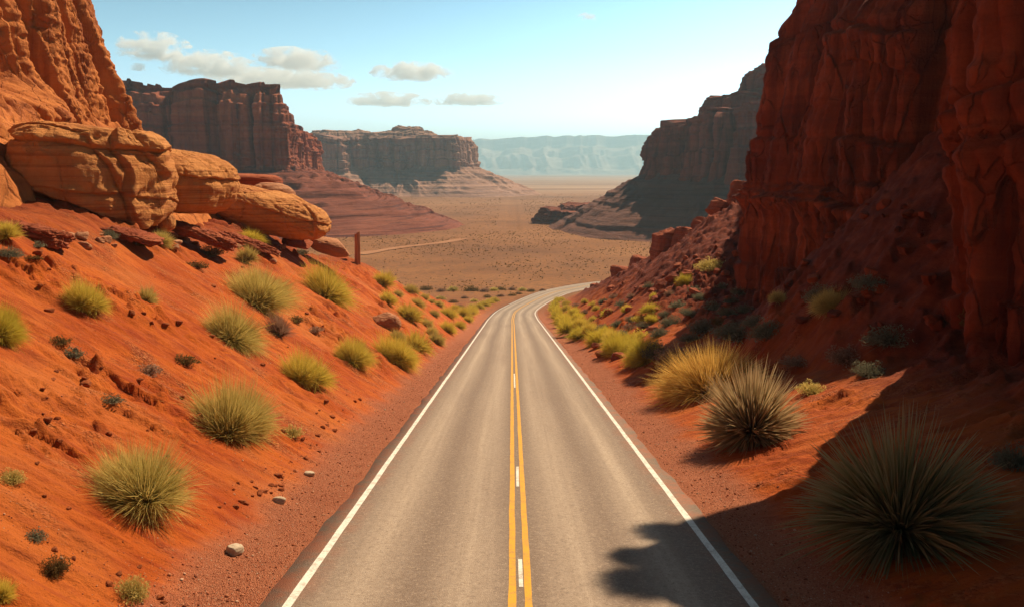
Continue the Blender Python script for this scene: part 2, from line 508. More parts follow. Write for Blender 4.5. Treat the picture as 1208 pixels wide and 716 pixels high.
# ------------------------------------------------------------------ setting: road
def strip(name, lo, hi, lift, mat, parent=None, s0=None, s1=None, n=2, thick=0.0, wob=0.0):
    m = np.ones(len(ROAD), bool)
    P, Nn, S = ROAD, ROAD_N, ROAD_S
    if s0 is not None:
        q = np.linspace(s0, s1, max(2, int((s1 - s0) / .6) + 1))
        P = np.stack([np.interp(q, S, ROAD[:, 0]), np.interp(q, S, ROAD[:, 1])], 1)
        Nn = np.stack([np.interp(q, S, ROAD_N[:, 0]), np.interp(q, S, ROAD_N[:, 1])], 1)
        S = q
    lat = np.linspace(lo, hi, n)
    L = np.broadcast_to(lat[None, :], (len(P), n)).copy()
    if name == 'road':
        L[:, 0] += .11 * fbm(S / 1.3, 0, .5, 4)
        L[:, -1] += .11 * fbm(S / 1.3, 0, 9.5, 4)
    if wob:
        L += wob * perlin(S[:, None] / 1.1, lat[None, :] * 7, 0.5) + wob * .7 * perlin(S[:, None] / .35, lat[None, :] * 7, 4.5)
    X = P[:, 0:1] + Nn[:, 0:1] * L
    Y = P[:, 1:2] + Nn[:, 1:2] * L
    Z = zr(Y) + lift - .012 * np.abs(L)
    V = np.stack([X, Y, Z], -1)
    UV = np.stack([L, np.broadcast_to(S[:, None], L.shape)], -1)
    if thick:
        Va, Vb = V[:, :1].copy(), V[:, -1:].copy()
        Va[..., 2] -= thick
        Vb[..., 2] -= thick
        V = np.concatenate([Va, V, Vb], 1)
        UV = np.concatenate([UV[:, :1], UV, UV[:, -1:]], 1)
    nc = V.shape[1]
    return mesh_obj(name, V.reshape(-1, 3), grid_faces(len(P), nc), mat, parent, uv=UV.reshape(-1, 2), smooth=not thick)

road = tag(strip('road', -3.98, 3.98, .07, M_ASPHALT, n=17, thick=.14, wob=.0), kind='structure')
strip('edge_line', -3.66, -3.52, .075, M_WHITE, road, wob=.012)
strip('edge_line', 3.52, 3.66, .075, M_WHITE, road, wob=.012)
strip('centre_line', -.185, -.065, .0745, M_YELLOW, road, wob=.010)
strip('centre_line', .065, .185, .0745, M_YELLOW, road, wob=.010)
S_AT0 = float(np.interp(0, ROAD[:, 1], ROAD_S))
for d0, ln, lt in ((12.0, 1.3, .012), (18.4, 2.1, .012), (37, 6, .0)):
    strip('lane_dash', lt - .035, lt + .035, .0785, M_WHITE, road, S_AT0 + d0, S_AT0 + d0 + ln, wob=.008)

# pale vehicle track crossing the plain
def track(pts, w, mat):
    P, S = resample(catmull(np.array([(p.x, p.y) for p in pts]), 20), 2.5)
    t_ = np.gradient(P, axis=0)
    t_ /= np.linalg.norm(t_, axis=1)[:, None]
    Nn = np.stack([t_[:, 1], -t_[:, 0]], 1)
    L = np.array([-1, -.5, 0, .5, 1.0])[None, :] * w * (1 + .35 * perlin(S / 14, 0, 0))[:, None]
    X, Y = P[:, 0:1] + Nn[:, :1] * L, P[:, 1:2] + Nn[:, 1:] * L
    Z = ground(X.ravel(), Y.ravel()) + .22
    V = np.stack([X.ravel(), Y.ravel(), Z], 1)
    return mesh_obj('path', V, grid_faces(len(P), 5), mat)
t_ = NT('dusty_track')
M_TRACK = t_.out(t_.ramp(t_.noise(t_.pos(), .25, 5), [(.3, (.32, .135, .055)), (.7, (.40, .19, .09))]))
tag(track([drop(px, py)[0] for px, py in ((424, 301), (445, 297), (470, 293), (495, 290), (520, 287), (548, 282))], 2.6, M_TRACK), kind='structure')

# ------------------------------------------------------------------ rocks
def rock_mesh(name, centre, rad, seed, mat, rot=(0, 0, 0), e=.65, amp=.10, strata=.03, freq=1.0, n=(120, 80), flatb=None, parent=None, chop=0, sfreq=3.2, detail=1.0, cuts=()):
    """A weathered block: superquadric, chopped by a few random planes, layered ledges and broken grain."""
    rng = np.random.default_rng(seed)
    nu, nv = n
    u = np.linspace(-math.pi, math.pi, nu, endpoint=False)
    v = np.linspace(-math.pi / 2, math.pi / 2, nv)
    Vv, Uu = np.meshgrid(v, u, indexing='ij')
    pw = lambda c, k: np.sign(c) * np.abs(c) ** k
    X = pw(np.cos(Vv), e) * pw(np.cos(Uu), e)
    Y = pw(np.cos(Vv), e) * pw(np.sin(Uu), e)
    Z = pw(np.sin(Vv), e)
    P = np.stack([X.ravel(), Y.ravel(), Z.ravel()], 1)
    for _ in range(chop):
        nrm = rng.normal(size=3)
        nrm[2] *= .55
        nrm /= np.linalg.norm(nrm)
        h = rng.uniform(.62, .85)
        over = np.maximum(P @ nrm - h, 0)
        P = P - over[:, None] * nrm[None, :] * .93
    o = seed * 3.7
    rr = np.asarray(rad, float)
    W = P * rr
    m = float(np.min(rr))
    L = np.linalg.norm(P, axis=1)[:, None] + 1e-6
    dirn = P / L
    low = fbm(W[:, 0] * freq / m * .8 + o, W[:, 1] * freq / m * .8, W[:, 2] * freq / m * .8, 3)
    tilt = W[:, 2] + .12 * W[:, 0] + .3 * m * perlin(W[:, 0] / m * .6 + o, W[:, 1] / m * .6, 1)
    bed = perlin(tilt / m * sfreq + o, W[:, 0] / m * .35, W[:, 1] / m * .35)
    bed = np.tanh(bed * 6) * .5 + bed
    fin = fbm(W[:, 0] * 4 / m + o, W[:, 1] * 4 / m, W[:, 2] * 7 / m, 4)
    cr = np.maximum(ridged(W[:, 0] * 1.3 / m + o, W[:, 1] * 1.3 / m, W[:, 2] * .8 / m, 2) - 1.12, 0)
    disp = amp * m * low + strata * m * bed + .035 * detail * m * fin - .22 * m * cr * detail
    for (nx_, ny_, nz_, off_, wd, dp) in cuts:
        q = P[:, 0] * nx_ + P[:, 1] * ny_ + P[:, 2] * nz_ - off_ + .07 * perlin(W[:, 0] / m * 1.6 + o, W[:, 1] / m * 1.6, W[:, 2] / m * 1.6)
        disp = disp - dp * m * np.exp(-(q / wd) ** 2) + dp * .45 * m * np.tanh(q / wd) * np.exp(-(q / (wd * 6)) ** 2)
    hor = dirn.copy()
    hor[:, 2] *= .6
    W = W + hor * disp[:, None]
    if flatb is not None:
        W[:, 2] = np.maximum(W[:, 2], -flatb * rr[2] + .03 * m * fin)
    Rm = np.array(Euler([R(a) for a in rot]).to_matrix())
    W = W @ Rm.T
    return mesh_obj(name, W, grid_faces(nv, nu, True), mat, parent, origin=None)

def rock(name, centre, rad, seed, mat, label, cat='rock', group=None, **k):
    o = rock_mesh(name, centre, rad, seed, mat, **k)
    o.location = centre
    return tag(o, label, cat, group)

# big boulders on the terrace
rock('boulder', at(116, 208, 34.5), (2.8, 3.2, 2.1), 3, M_BOULDER, 'largest rounded orange boulder with an undercut base below the sunlit cliff', 'boulder',
     rot=(0, 5, 12), e=.5, amp=.10, strata=.030, n=(420, 260), chop=2, sfreq=3.0, cuts=((0, 0, 1, .62, .022, .10), (0, .1, 1, -.35, .018, .06), (1, -.35, .12, .72, .020, .12), (.3, 1, .3, -.55, .02, .08), (.9, .2, .5, .95, .02, .08)))
rock('boulder', at(212, 214, 40), (2.2, 3.0, 1.5), 8, M_BOULDER, 'smooth round nosed boulder tucked against the largest boulder', 'boulder',
     rot=(0, 10, -14), e=.68, amp=.12, strata=.025, n=(320, 200), chop=1, cuts=((0, .1, 1, .30, .022, .08), (1, -.6, 0, .35, .025, .09)))
rock('boulder', at(316, 250, 56), (4.3, 3.0, 1.5), 5, M_BOULDER, 'long flattened boulder tapering towards the wooden post and overhanging the sand', 'boulder',
     rot=(0, 15, 8), e=.82, amp=.10, strata=.03, n=(380, 220), chop=0, cuts=((.12, 0, 1, .25, .022, .08), (1, .4, .2, .55, .02, .10), (.1, 0, 1, -.2, .02, .06)))
rock('rock_slab', at(293, 214, 62), (2.5, 2.2, .55), 21, M_OUTCROP, 'thin dark red caprock slab lying behind the long flattened boulder', 'rock slab',
     rot=(0, 2, 10), e=.6, amp=.12, n=(160, 90), chop=2)
rock('boulder', at(322, 229, 59), (1.55, 1.5, .8), 14, M_SLAB, 'small pale yellow boulder resting on top of the long flattened boulder', 'boulder',
     rot=(0, 6, 5), e=.8, n=(150, 90), chop=1)
rock('rock_slab', at(391, 291, 61), (1.55, 1.5, .62), 31, M_SLAB, 'low wedge shaped slab under the tip of the long flattened boulder', 'rock slab',
     rot=(0, 17, 0), e=.7, n=(150, 90), chop=2)
rock('rock_slab', at(352, 287, 58), (1.2, 1.0, .35), 33, M_OUTCROP, 'flat broken slab in shadow beneath the long flattened boulder', 'rock slab',
     rot=(0, 12, 20), e=.6, n=(120, 70), chop=3)
rock('rock', at(197, 262, 36), (.35, .4, .42), 41, M_BOULDER, 'small upright rock wedged under the edge of the largest boulder', 'rock', e=.8, n=(90, 60), chop=2)
for i, (px, py, D, rx, ry, rz_, rt, lab) in enumerate((
        (240, 277, 39, 2.0, 1.0, .30, 22, 'layered red ledge breaking out of the sand under the round nosed boulder'),
        (292, 286, 49, 2.0, 1.0, .25, 20, 'rough layered ledge in front of the long flattened boulder'),
        (150, 277, 31.5, 1.3, .7, .22, 14, 'broken ledge in shade at the foot of the largest boulder'),
        (45, 277, 26, 1.4, .7, .26, 12, 'low crumbling ledge between the cliff foot and the straw tussocks'))):
    rock('rock_ledge', at(px, py, D), (rx, ry, rz_), 60 + i, M_OUTCROP, lab, 'rock ledge', rot=(0, rt, 14), e=.6, amp=.45, strata=.22, n=(220, 110), chop=6, detail=3.5)
p, D = drop(457, 384)
rock('rock', p + Vector((0, 0, .25)), (.95, .8, .62), 71, M_SLAB, 'grey pointed rock among the straw tussocks on the sand bank', 'rock', rot=(0, 24, 10), e=.7, n=(120, 80), chop=4)

# outcrops along the crest of the shaded bank
for i, (px, py, D, rx, ry, rz_, rt, lab) in enumerate((
        (784, 290, 92, 1.35, 1.6, 2.1, (2, 4, 10), 'tall square sandstone block standing on the crest of the shaded bank'),
        (806, 286, 90, 1.25, 1.6, 1.7, (0, 10, -8), 'squat sandstone block leaning beside the tall square block'),
        (734, 326, 116, 1.6, 1.8, 1.45, (0, 6, 20), 'red rock knob low on the bank where the road disappears'),
        (757, 312, 106, 1.5, 1.5, 1.0, (4, 16, 0), 'broken boulder half way between the rock knob and the tall block'),
        (834, 268, 84, 1.4, 1.6, .8, (0, 22, 5), 'flat tilted slab above the squat block on the shaded crest'),
        (859, 250, 82, 1.9, 1.9, 1.2, (0, 26, 12), 'large tilted slab near the foot of the tall red cliff'),
        (878, 232, 80, 1.5, 1.8, 1.4, (0, 12, 0), 'rough block pressed against the corner of the tall red cliff'),
        (704, 341, 150, 1.3, 1.4, .9, (0, 10, 0), 'low dark rock closing off the last stretch of road'))):
    rock('rock_outcrop', at(px, py, D), (rx, ry, rz_), 90 + i, M_OUTCROP, lab, 'rock outcrop', rot=rt, e=.45, amp=.12, strata=.05, n=(140, 100), chop=4, detail=1.5)

# pale stones by the verge
for i, (px, py, w, lab) in enumerate(((365, 561, 11, 'small pale stone on the verge farthest up the road of three'), (330, 592, 14, 'bright cream stone at the toe of the sand bank'),
                                 (276, 652, 21, 'flat tan stone lying where sand meets gravel nearest the camera'))):
    p, D = drop(px, py)
    s = w * D / FPX * .55
    rock('stone', p + Vector((0, 0, s * .3)), (s * 1.1, s * .8, s * .6), 120 + i, M_STONE, lab, 'stone', rot=(0, 8, 30 * i), e=.7, n=(48, 32), chop=4)

# ------------------------------------------------------------------ cliffs and mesas
def chaikin(P, n=2, closed=True):
    P = np.asarray(P, float)
    for _ in range(n):
        if closed:
            Q = np.roll(P, -1, axis=0)
            P = np.stack([.75 * P + .25 * Q, .25 * P + .75 * Q], 1).reshape(-1, P.shape[1])
        else:
            A, B = P[:-1], P[1:]
            M = np.stack([.75 * A + .25 * B, .25 * A + .75 * B], 1).reshape(-1, P.shape[1])
            P = np.vstack([P[:1], M, P[-1:]])
    return P

def line(P, n, closed):
    """Resample rows (x, y, extra...) to n points along the path; outward normals to the right of travel."""
    Q = np.vstack([P, P[:1]]) if closed else P
    seg = np.linalg.norm(np.diff(Q[:, :2], axis=0), axis=1)
    s = np.concatenate([[0], np.cumsum(seg)])
    q = np.linspace(0, s[-1], n, endpoint=not closed)
    A = np.stack([np.interp(q, s, Q[:, k]) for k in range(Q.shape[1])], 1)
    if closed:
        t = np.roll(A[:, :2], -1, axis=0) - np.roll(A[:, :2], 1, axis=0)
    else:
        t = np.gradient(A[:, :2], axis=0)
    t /= np.linalg.norm(t, axis=1)[:, None] + 1e-9
    N = np.stack([t[:, 1], -t[:, 0]], 1)
    for _ in range(max(2, n // 60)):
        N = (np.roll(N, 1, 0) + 2 * N + np.roll(N, -1, 0)) / 4 if closed else np.vstack([N[:1], (N[:-2] + 2 * N[1:-1] + N[2:]) / 4, N[-1:]])
    N /= np.linalg.norm(N, axis=1)[:, None] + 1e-9
    return A, N, q

RIMS = {}
def cliff(name, pts, mat, parent, closed, nu, nv, scale, seed, lean=.08, big=1.0, col=.5, ledge=.25, fine=.08, tiers=(), top=20.0, bumps=(), round_=2, capdrop=0.0, topvar=1.0, frac=1.0, groove=1.0, flare=.12):
    """Vertical rock wall along a path whose rows are x, y, base z, top z; returns a mesh with a flat top behind the rim."""
    P = chaikin(pts, round_, closed)
    A, N, s = line(P, nu, closed)
    v = np.linspace(0, 1, nv)
    S, V = np.meshgrid(s, v, indexing='xy')
    zb, zt = A[:, 2][None, :], A[:, 3][None, :]
    if not closed or True:
        zt = zt + topvar * scale * .5 * perlin(s / (scale * 2.2) + seed, 0, 3)[None, :] + topvar * scale * .22 * np.round(2 * perlin(s / (scale * .8) + seed, 0, 9))[None, :] * .5
    Z = zb + (zt - zb) * V
    X0, Y0 = A[:, 0][None, :], A[:, 1][None, :]
    o = seed * 7.1
    # buttresses, then two sizes of upright joints: blocks that stand forward or back with dark clefts between
    bt = fbm(S / (scale * 2.6) + o, Z / (scale * 9), 2.2, 2)
    def joints(width, sd, wob):
        q = S / width + wob * perlin(S / (width * 2) + sd, Z / (scale * 4), 1.4) + .06 * perlin(S / (width * .4) + sd, Z / (scale * .9), 3.4)
        i0 = np.floor(q).astype(np.int64)
        hsh = lambda k, m: (_perm[(k * 7 + m * 31 + sd * 13) & 511] / 511.0)
        b0 = i0 + .62 * hsh(i0, 1)
        i0 = np.where(q < b0, i0 - 1, i0)
        b0, b1 = i0 + .62 * hsh(i0, 1), i0 + 1 + .62 * hsh(i0 + 1, 1)
        dl, dr = q - b0, b1 - q
        dist = np.minimum(dl, dr)
        zz = (Z - zb) / (zt - zb + 1e-6)
        off = lambda k: (hsh(k, 2) - .5) - .45 * hsh(k, 4) * sstep(-.02, .02, zz - (.45 + .5 * hsh(k, 3)))
        def row(k):
            rr_ = np.floor(Z / (width * 2.1) + 5 * hsh(k, 6) + .25 * perlin(S / (width * 1.3), Z / (width * 3), sd + .5)).astype(np.int64)
            return (_perm[(k * 11 + rr_ * 37 + sd * 5) & 511] / 511.0 - .5) * .55 * frac
        o0, ol, orr = off(i0) + row(i0), off(i0 - 1) + row(i0 - 1), off(i0 + 1) + row(i0 + 1)
        e = .05
        wl, wr = .5 * (1 - sstep(0, e, dl)), .5 * (1 - sstep(0, e, dr))
        val = o0 * (1 - wl - wr) + ol * wl + orr * wr
        tt = np.clip(dl / (dl + dr), 0, 1)
        deep = np.where(dl < dr, hsh(i0, 5), hsh(i0 + 1, 5))
        return val + .28 * (1 - np.abs(2 * tt - 1) ** 3) - (.25 + 1.1 * deep ** 2) * np.exp(-(dist / .07) ** 2)
    cols = joints(scale * 1.5, seed, .25) + .45 * joints(scale * .55, seed + 3, .25) + .22 * joints(scale * .22, seed + 7, .3)
    bed = np.tanh(5 * perlin(o, Z / (scale * .42), S / (scale * 12))) + .5 * np.tanh(4 * perlin(o + 4, Z / (scale * .15), S / (scale * 6)))
    bedw = np.clip(.25 + .9 * perlin(S / (scale * 3) + o, Z / (scale * 1.4), 6.6) + 1.5 * sstep(.84, .97, V), 0, 1.6)
    fn = fbm(S / (scale * .16) + o, Z / (scale * .22), 3.3, 4)
    D = scale * (big * bt + col * cols * (1 - .75 * sstep(.86, .97, V)) + ledge * bed * bedw + fine * fn)
    D = D + flare * scale * (1 - V) ** 3
    # bedding joints that cut right across the columns, each with a lip below
    rg_ = np.random.default_rng(seed + 77)
    for k in range(7):
        fk = rg_.uniform(.08, .93)
        zk = zb + (zt - zb) * fk + scale * .16 * perlin(S / (scale * 2.2) + o + k * 3, 0, k) 
        gt = sstep(-.2, .25, perlin(S / (scale * 3.5) + o + k * 9, 0, 4.4))
        qk = (Z - zk) / (scale * .045)
        D = D - groove * scale * gt * (.13 * np.exp(-qk ** 2) - .07 * (1 - np.tanh(qk)) * np.exp(-np.minimum(qk, 0) ** 2 / 60))
    for (sc, w, z0, z1, dep) in bumps:
        D = D - dep * np.exp(-((S - sc) / w) ** 2) * sstep(z0 - 1.5, z0 + 1.0, Z) * (1 - sstep(z1 - 3, z1, Z))
    D = D - (A[:, 4][None, :] if A.shape[1] > 4 else lean) * (Z - zb)
    for (vz, dep) in tiers:
        D = D - dep * scale * sstep(vz - .012, vz + .012, V + .02 * perlin(S / scale + o, 0, 2))
    X, Y = X0 + N[:, 0][None, :] * D, Y0 + N[:, 1][None, :] * D
    rows = [np.stack([X, Y, Z], -1)]
    # top surface behind the rim
    c = A[:, :2].mean(0)
    for k, f in enumerate((.06, .2, .5, .85, 1.0) if closed else (.1, .3, .65, 1.0)):
        if closed:
            xx = X[-1] + (c[0] - X[-1]) * f
            yy = Y[-1] + (c[1] - Y[-1]) * f
            zz = Z[-1] * (1 - f) + Z[-1].mean() * f
        else:
            xx = X[-1] - N[:, 0] * top * f
            yy = Y[-1] - N[:, 1] * top * f
            zz = Z[-1] - capdrop * f
        zz = zz + scale * .12 * perlin(xx / scale, yy / scale, 2.0) * (f < 1)
        rows.append(np.stack([xx, yy, zz], -1)[None])
    G = np.concatenate(rows, 0)
    RIMS[parent.name + '/' + name] = G[nv - 1].copy()
    return mesh_obj(name, G.reshape(-1, 3), grid_faces(G.shape[0], nu, closed), mat, parent, origin=parent.location if parent else None)

def talus(name, pts, mat, parent, closed, nu, nw, scale, seed, terr=.5, rough=1.0, gully=.6, power=1.25, inner=.5, sink=1.5):
    """Debris apron: rows are x, y, z at the wall, z at the toe, outward reach."""
    P = chaikin(pts, 2, closed)
    A, N, s = line(P, nu, closed)
    for _ in range(nu // 40):
        N = (np.roll(N, 1, 0) + 2 * N + np.roll(N, -1, 0)) / 4 if closed else N
    N /= np.linalg.norm(N, axis=1)[:, None]
    w = np.linspace(0, 1, nw)
    S, W = np.meshgrid(s, w, indexing='xy')
    o = seed * 5.3
    reach = (A[:, 4] * (1 + .18 * perlin(s / (scale * 4) + o, 0, 1) + .10 * perlin(s / (scale * 1.2) + o, 0, 5)))[None, :]
    out = -inner * scale + (reach + inner * scale) * W
    prof = (1 - W) ** power
    Z = A[:, 3][None, :] + (A[:, 2] - A[:, 3])[None, :] * prof
    H = (A[:, 2] - A[:, 3])[None, :]
    g = ridged(S / (scale * .9) + o + .6 * perlin(W * 3, S / scale, 2), W * 1.6, 3.3, 3)
    Z = Z + gully * scale * .35 * g * np.sin(np.pi * np.clip(W * 1.02, 0, 1)) ** .7
    st = H / 7.0
    zt = Z / st + .35 * perlin(S / (scale * 2) + o, W, 1.1)
    fr = zt - np.floor(zt)
    zst = (np.floor(zt) + np.interp(fr, [0, .62, .76, 1], [0, .30, .95, 1])) * st
    mask = sstep(-.45, .15, perlin(S / (scale * 2.6) + o, zt * .8, 7.7))
    Z = Z + terr * mask * (zst - zt * st)
    Z = Z + rough * scale * (.075 * fbm(S / (scale * .16), W * reach / (scale * .16), 4.4, 4) + .16 * fbm(S / (scale * .7), W * reach / (scale * .5), 6.1, 3) * np.sin(np.pi * W) ** .5) * (1 - W * .4)
    Z = Z - rough * scale * .10 * np.maximum(perlin(S / (scale * .35), W * reach / (scale * .22), 8.8) - .15, 0) * 3 * (1 - W)
    Z = Z - sink * W ** 6
    X, Y = A[:, 0][None, :] + N[:, 0][None, :] * out, A[:, 1][None, :] + N[:, 1][None, :] * out
    G = np.stack([X, Y, Z], -1)
    return mesh_obj(name, G.reshape(-1, 3), grid_faces(nw, nu, closed), mat, parent, origin=parent.location if parent else None)

Zw = lambda zrel: CAMZ + zrel

# tall shaded cliff on the east side
ce = tag(empty('cliff', (17, 35, -1)), 'towering dark red cliff in deep shade with a steep debris apron, east of the road', 'cliff')
east_path = [  # x, y, top, lean
    (58, 150, 40, .13), (47, 128, 40, .13), (36.5, 100, 35, .13), (26.5, 72, 27, .13), (20.2, 60, 18.5, .13), (16.0, 54.5, 17.3, .13), (15.5, 48, 16.4, .13), (16.3, 42.5, 15.4, .13),  # stretch behind the corner is unseen, added tall to shade the bank
    (17.0, 38, 14.6, .13), (19.6, 34, 14.2, .13), (19.8, 30.5, 15, .10), (17.4, 28.4, 15, -.06), (15.4, 26.3, 16.5, -.10), (15.1, 23.5, 18, -.10), (16, 19, 20, -.05), (19.5, 13, 21, 0), (25, 6, 22, 0), (34, -6, 22, 0), (50, -25, 22, 0)]  # near tops rise out of view, shaped to shade the road's edge
pts = [(x, y, (min(g1(x, y) - 2.0, -2 - .1 * y) if y < 62 else g1(x, y) - 4), zt, ln) for x, y, zt, ln in east_path]
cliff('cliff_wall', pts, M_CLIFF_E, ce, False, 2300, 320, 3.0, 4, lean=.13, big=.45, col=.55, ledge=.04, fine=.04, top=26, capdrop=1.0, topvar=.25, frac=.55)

# sunlit cliff on the west side
cw = tag(empty('cliff', (-26, 46, 2)), 'sunlit orange cliff of fluted columns rising above the great boulders', 'cliff')
west_path = [(-52, 6), (-30, 17), (-22.8, 26), (-22.0, 33), (-24.2, 39), (-24.8, 44.5), (-24.6, 50), (-25.4, 54.2), (-28.5, 58), (-36, 62), (-56, 68)]
pts = [(x, y, 5.6, 24.0 + .0 * y) for x, y in west_path]
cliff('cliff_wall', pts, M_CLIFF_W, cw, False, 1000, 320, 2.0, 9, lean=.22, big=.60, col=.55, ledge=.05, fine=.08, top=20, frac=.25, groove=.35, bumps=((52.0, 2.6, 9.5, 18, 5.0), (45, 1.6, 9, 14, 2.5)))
pts = [(x, y, 9.6 - .01 * y, 1.2, 6.3) for x, y in west_path]
talus('talus', pts, M_CLIFF_W, cw, False, 560, 110, 2.4, 12, terr=.6, gully=.7, power=.9, inner=.8, sink=1.0)

# long mesa across the plain, front in shade
D1 = 440.0
m1 = tag(empty('mesa', (-180, 500, PLAIN)), 'nearer flat topped red mesa with a shaded front and a sunlit stepped debris slope', 'mesa')
poly = [(-119, 432, 47), (-122, 455, 36), (-124, 478, 33), (-124, 505, 28), (-126, 530, 24), (-150, 560, 24), (-300, 580, 44), (-345, 520, 47), (-335, 462, 47), (-240, 446, 47), (-180, 436, 48)]
pts = [(x, y, Zw(-6), Zw(z)) for x, y, z in poly]
cliff('cliff_wall', pts, M_MESA_W, m1, True, 1000, 220, 11, 3, lean=.04, groove=.6, big=.30, col=.42, ledge=.07, fine=.03, tiers=((.80, .25), (.90, .35)), round_=1)
reach = [88, 92, 92, 84, 70, 60, 60, 60, 60, 54, 58]
pts = [(x, y, Zw(5), PLAIN, r) for (x, y, z), r in zip(poly, reach)]
talus('talus', pts, M_TALUS_W, m1, True, 1100, 240, 13, 4, terr=1.0, gully=.7, power=1.35)

# distant mesa
m2 = tag(empty('mesa', (-160, 1090, PLAIN)), 'distant flat topped mesa fading blue with a broad tiered cap', 'mesa')
poly = [(-76, 1022, 43), (-58, 1060, 42), (-52, 1085, 40), (-62, 1180, 42), (-200, 1230, 44), (-330, 1200, 44), (-330, 1000, 42), (-290, 985, 42), (-212, 985, 42), (-204, 1022, 42), (-150, 1026, 43)]
pts = [(x, y, Zw(0), Zw(z)) for x, y, z in poly]
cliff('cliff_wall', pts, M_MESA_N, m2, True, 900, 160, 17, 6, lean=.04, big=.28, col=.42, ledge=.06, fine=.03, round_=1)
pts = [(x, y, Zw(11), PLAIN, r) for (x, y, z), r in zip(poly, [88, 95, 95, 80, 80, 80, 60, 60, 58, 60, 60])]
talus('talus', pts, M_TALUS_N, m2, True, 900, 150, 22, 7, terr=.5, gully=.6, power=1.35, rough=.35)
def cap(name, poly, z0, z1, mat, parent, scale, seed, slope):
    pts = [(x, y, Zw(z0), Zw(z1)) for x, y in poly]
    cliff(name, pts, mat, parent, True, 420, 40, scale, seed, lean=slope, big=.2, col=.15, ledge=.12, fine=.05)
cap('caprock', [(-95, 1040), (-90, 1110), (-200, 1150), (-270, 1120), (-270, 1025), (-225, 1008), (-180, 1038)], 40, 51, M_TALUS_N, m2, 9, 2, 1.0)
cap('caprock', [(-113, 1052), (-115, 1100), (-160, 1110), (-166, 1055)], 49, 58, M_TALUS_N, m2, 8, 5, .8)

# dark mesa on the east side
m3 = tag(empty('mesa', (140, 420, PLAIN)), 'dark stepped mesa wholly in shade rising behind the tall red cliff', 'mesa')
poly = [(70, 432, 21), (76, 405, 23), (88, 392, 28), (104, 380, 30), (128, 352, 33), (170, 330, 34), (240, 380, 34), (230, 470, 34), (150, 500, 30), (90, 470, 24)]
pts = [(x, y, Zw(-6), Zw(z)) for x, y, z in poly[::-1]]
pts = pts[::-1] if False else pts
def ccw(p):
    a = sum(p[i][0] * p[(i + 1) % len(p)][1] - p[(i + 1) % len(p)][0] * p[i][1] for i in range(len(p)))
    return p if a > 0 else p[::-1]
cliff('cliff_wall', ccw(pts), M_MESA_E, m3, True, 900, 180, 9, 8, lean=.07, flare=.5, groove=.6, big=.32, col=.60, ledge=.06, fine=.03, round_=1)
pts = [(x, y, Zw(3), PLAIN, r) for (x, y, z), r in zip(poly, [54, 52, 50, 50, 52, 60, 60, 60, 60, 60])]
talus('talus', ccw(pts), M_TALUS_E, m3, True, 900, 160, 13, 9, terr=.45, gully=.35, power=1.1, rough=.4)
for k, (pl, z0, z1) in enumerate((([(93, 418), (101, 400), (128, 384), (215, 385), (215, 460), (110, 455)], 24, 37), ([(112, 412), (122, 396), (150, 384), (215, 392), (210, 450), (130, 448)], 35, 50))):
    pts = [(x, y, Zw(z0), Zw(z1)) for x, y in pl]
    cliff('caprock', ccw(pts), M_MESA_E, m3, True, 500, 70, 7, 20 + k, lean=.25, big=.3, col=.35, ledge=.16, fine=.06, round_=1)

# low terrace of rock in front of the dark mesa
m4 = tag(empty('rock_terrace', (35, 470, PLAIN)), 'low flat rock terrace on the plain at the toe of the dark mesa', 'rock terrace')
pl = [(12, 470), (26, 455), (50, 450), (90, 460), (90, 500), (40, 510), (18, 492)]
cliff('cliff_wall', ccw([(x, y, PLAIN - 1, Zw(-22.5)) for x, y in pl]), M_TALUS_W, m4, True, 420, 50, 6, 31, lean=.5, big=.5, col=.4, ledge=.15)
cliff('caprock', ccw([(25 + (x - 12) * .8, 462 + (y - 455) * .8, Zw(-23.5), Zw(-19.5)) for x, y in pl]), M_TALUS_W, m4, True, 320, 40, 5, 33, lean=.5, big=.5, col=.4, ledge=.15)

# far plateau
def build_hills():
    nx, nw = 900, 120
    xs = np.linspace(-5200, 6000, nx)
    w = np.linspace(0, 1, nw)
    X, W = np.meshgrid(xs, w, indexing='xy')
    top = 396 + np.interp(xs, [-5200, -570, 140, 1570, 6000], [-52, -34, -7, 18, 30])[None, :] + 5 * perlin(xs / 500, 0, 1)[None, :] + 3.5 * np.round(perlin(xs / 180, 0, 4) * 2)[None, :]
    gul = ridged(X / 330 + .4 * perlin(X / 550, W * 2, 1), W * 1.2, 2.2, 3)
    prof = np.interp(W, [0, .34, .46, .58, .62, .86, .90, 1.0], [0, .12, .34, .40, .55, .66, .97, 1.0])
    prof2 = np.clip(prof + .10 * gul * np.sin(np.pi * W) ** .8, 0, 1.02)
    Z = PLAIN - 8 + (top + 25) * prof2 + 3 * fbm(X / 60, W * 12, 2, 3)
    Y = 8000 + 1200 * W - 170 * gul * np.sin(np.pi * W) + 170 * perlin(X / 1050, 0, 6)
    rows = np.stack([X, Y, Z], -1)
    back = rows[-1:].copy()
    back[..., 1] += 1500
    G = np.concatenate([rows, back], 0)
    t = NT('far_rock')
    p = t.pos()
    n = t.noise(t.scale(p, (.004, .004, .02)), 1, 6, .65)
    col = t.ramp(n, [(.3, (.17, .11, .085)), (.5, (.26, .18, .14)), (.66, (.46, .37, .31))])
    return tag(mesh_obj('hills', G.reshape(-1, 3), grid_faces(nw + 1, nx), t.out(col)), kind='structure')
build_hills()

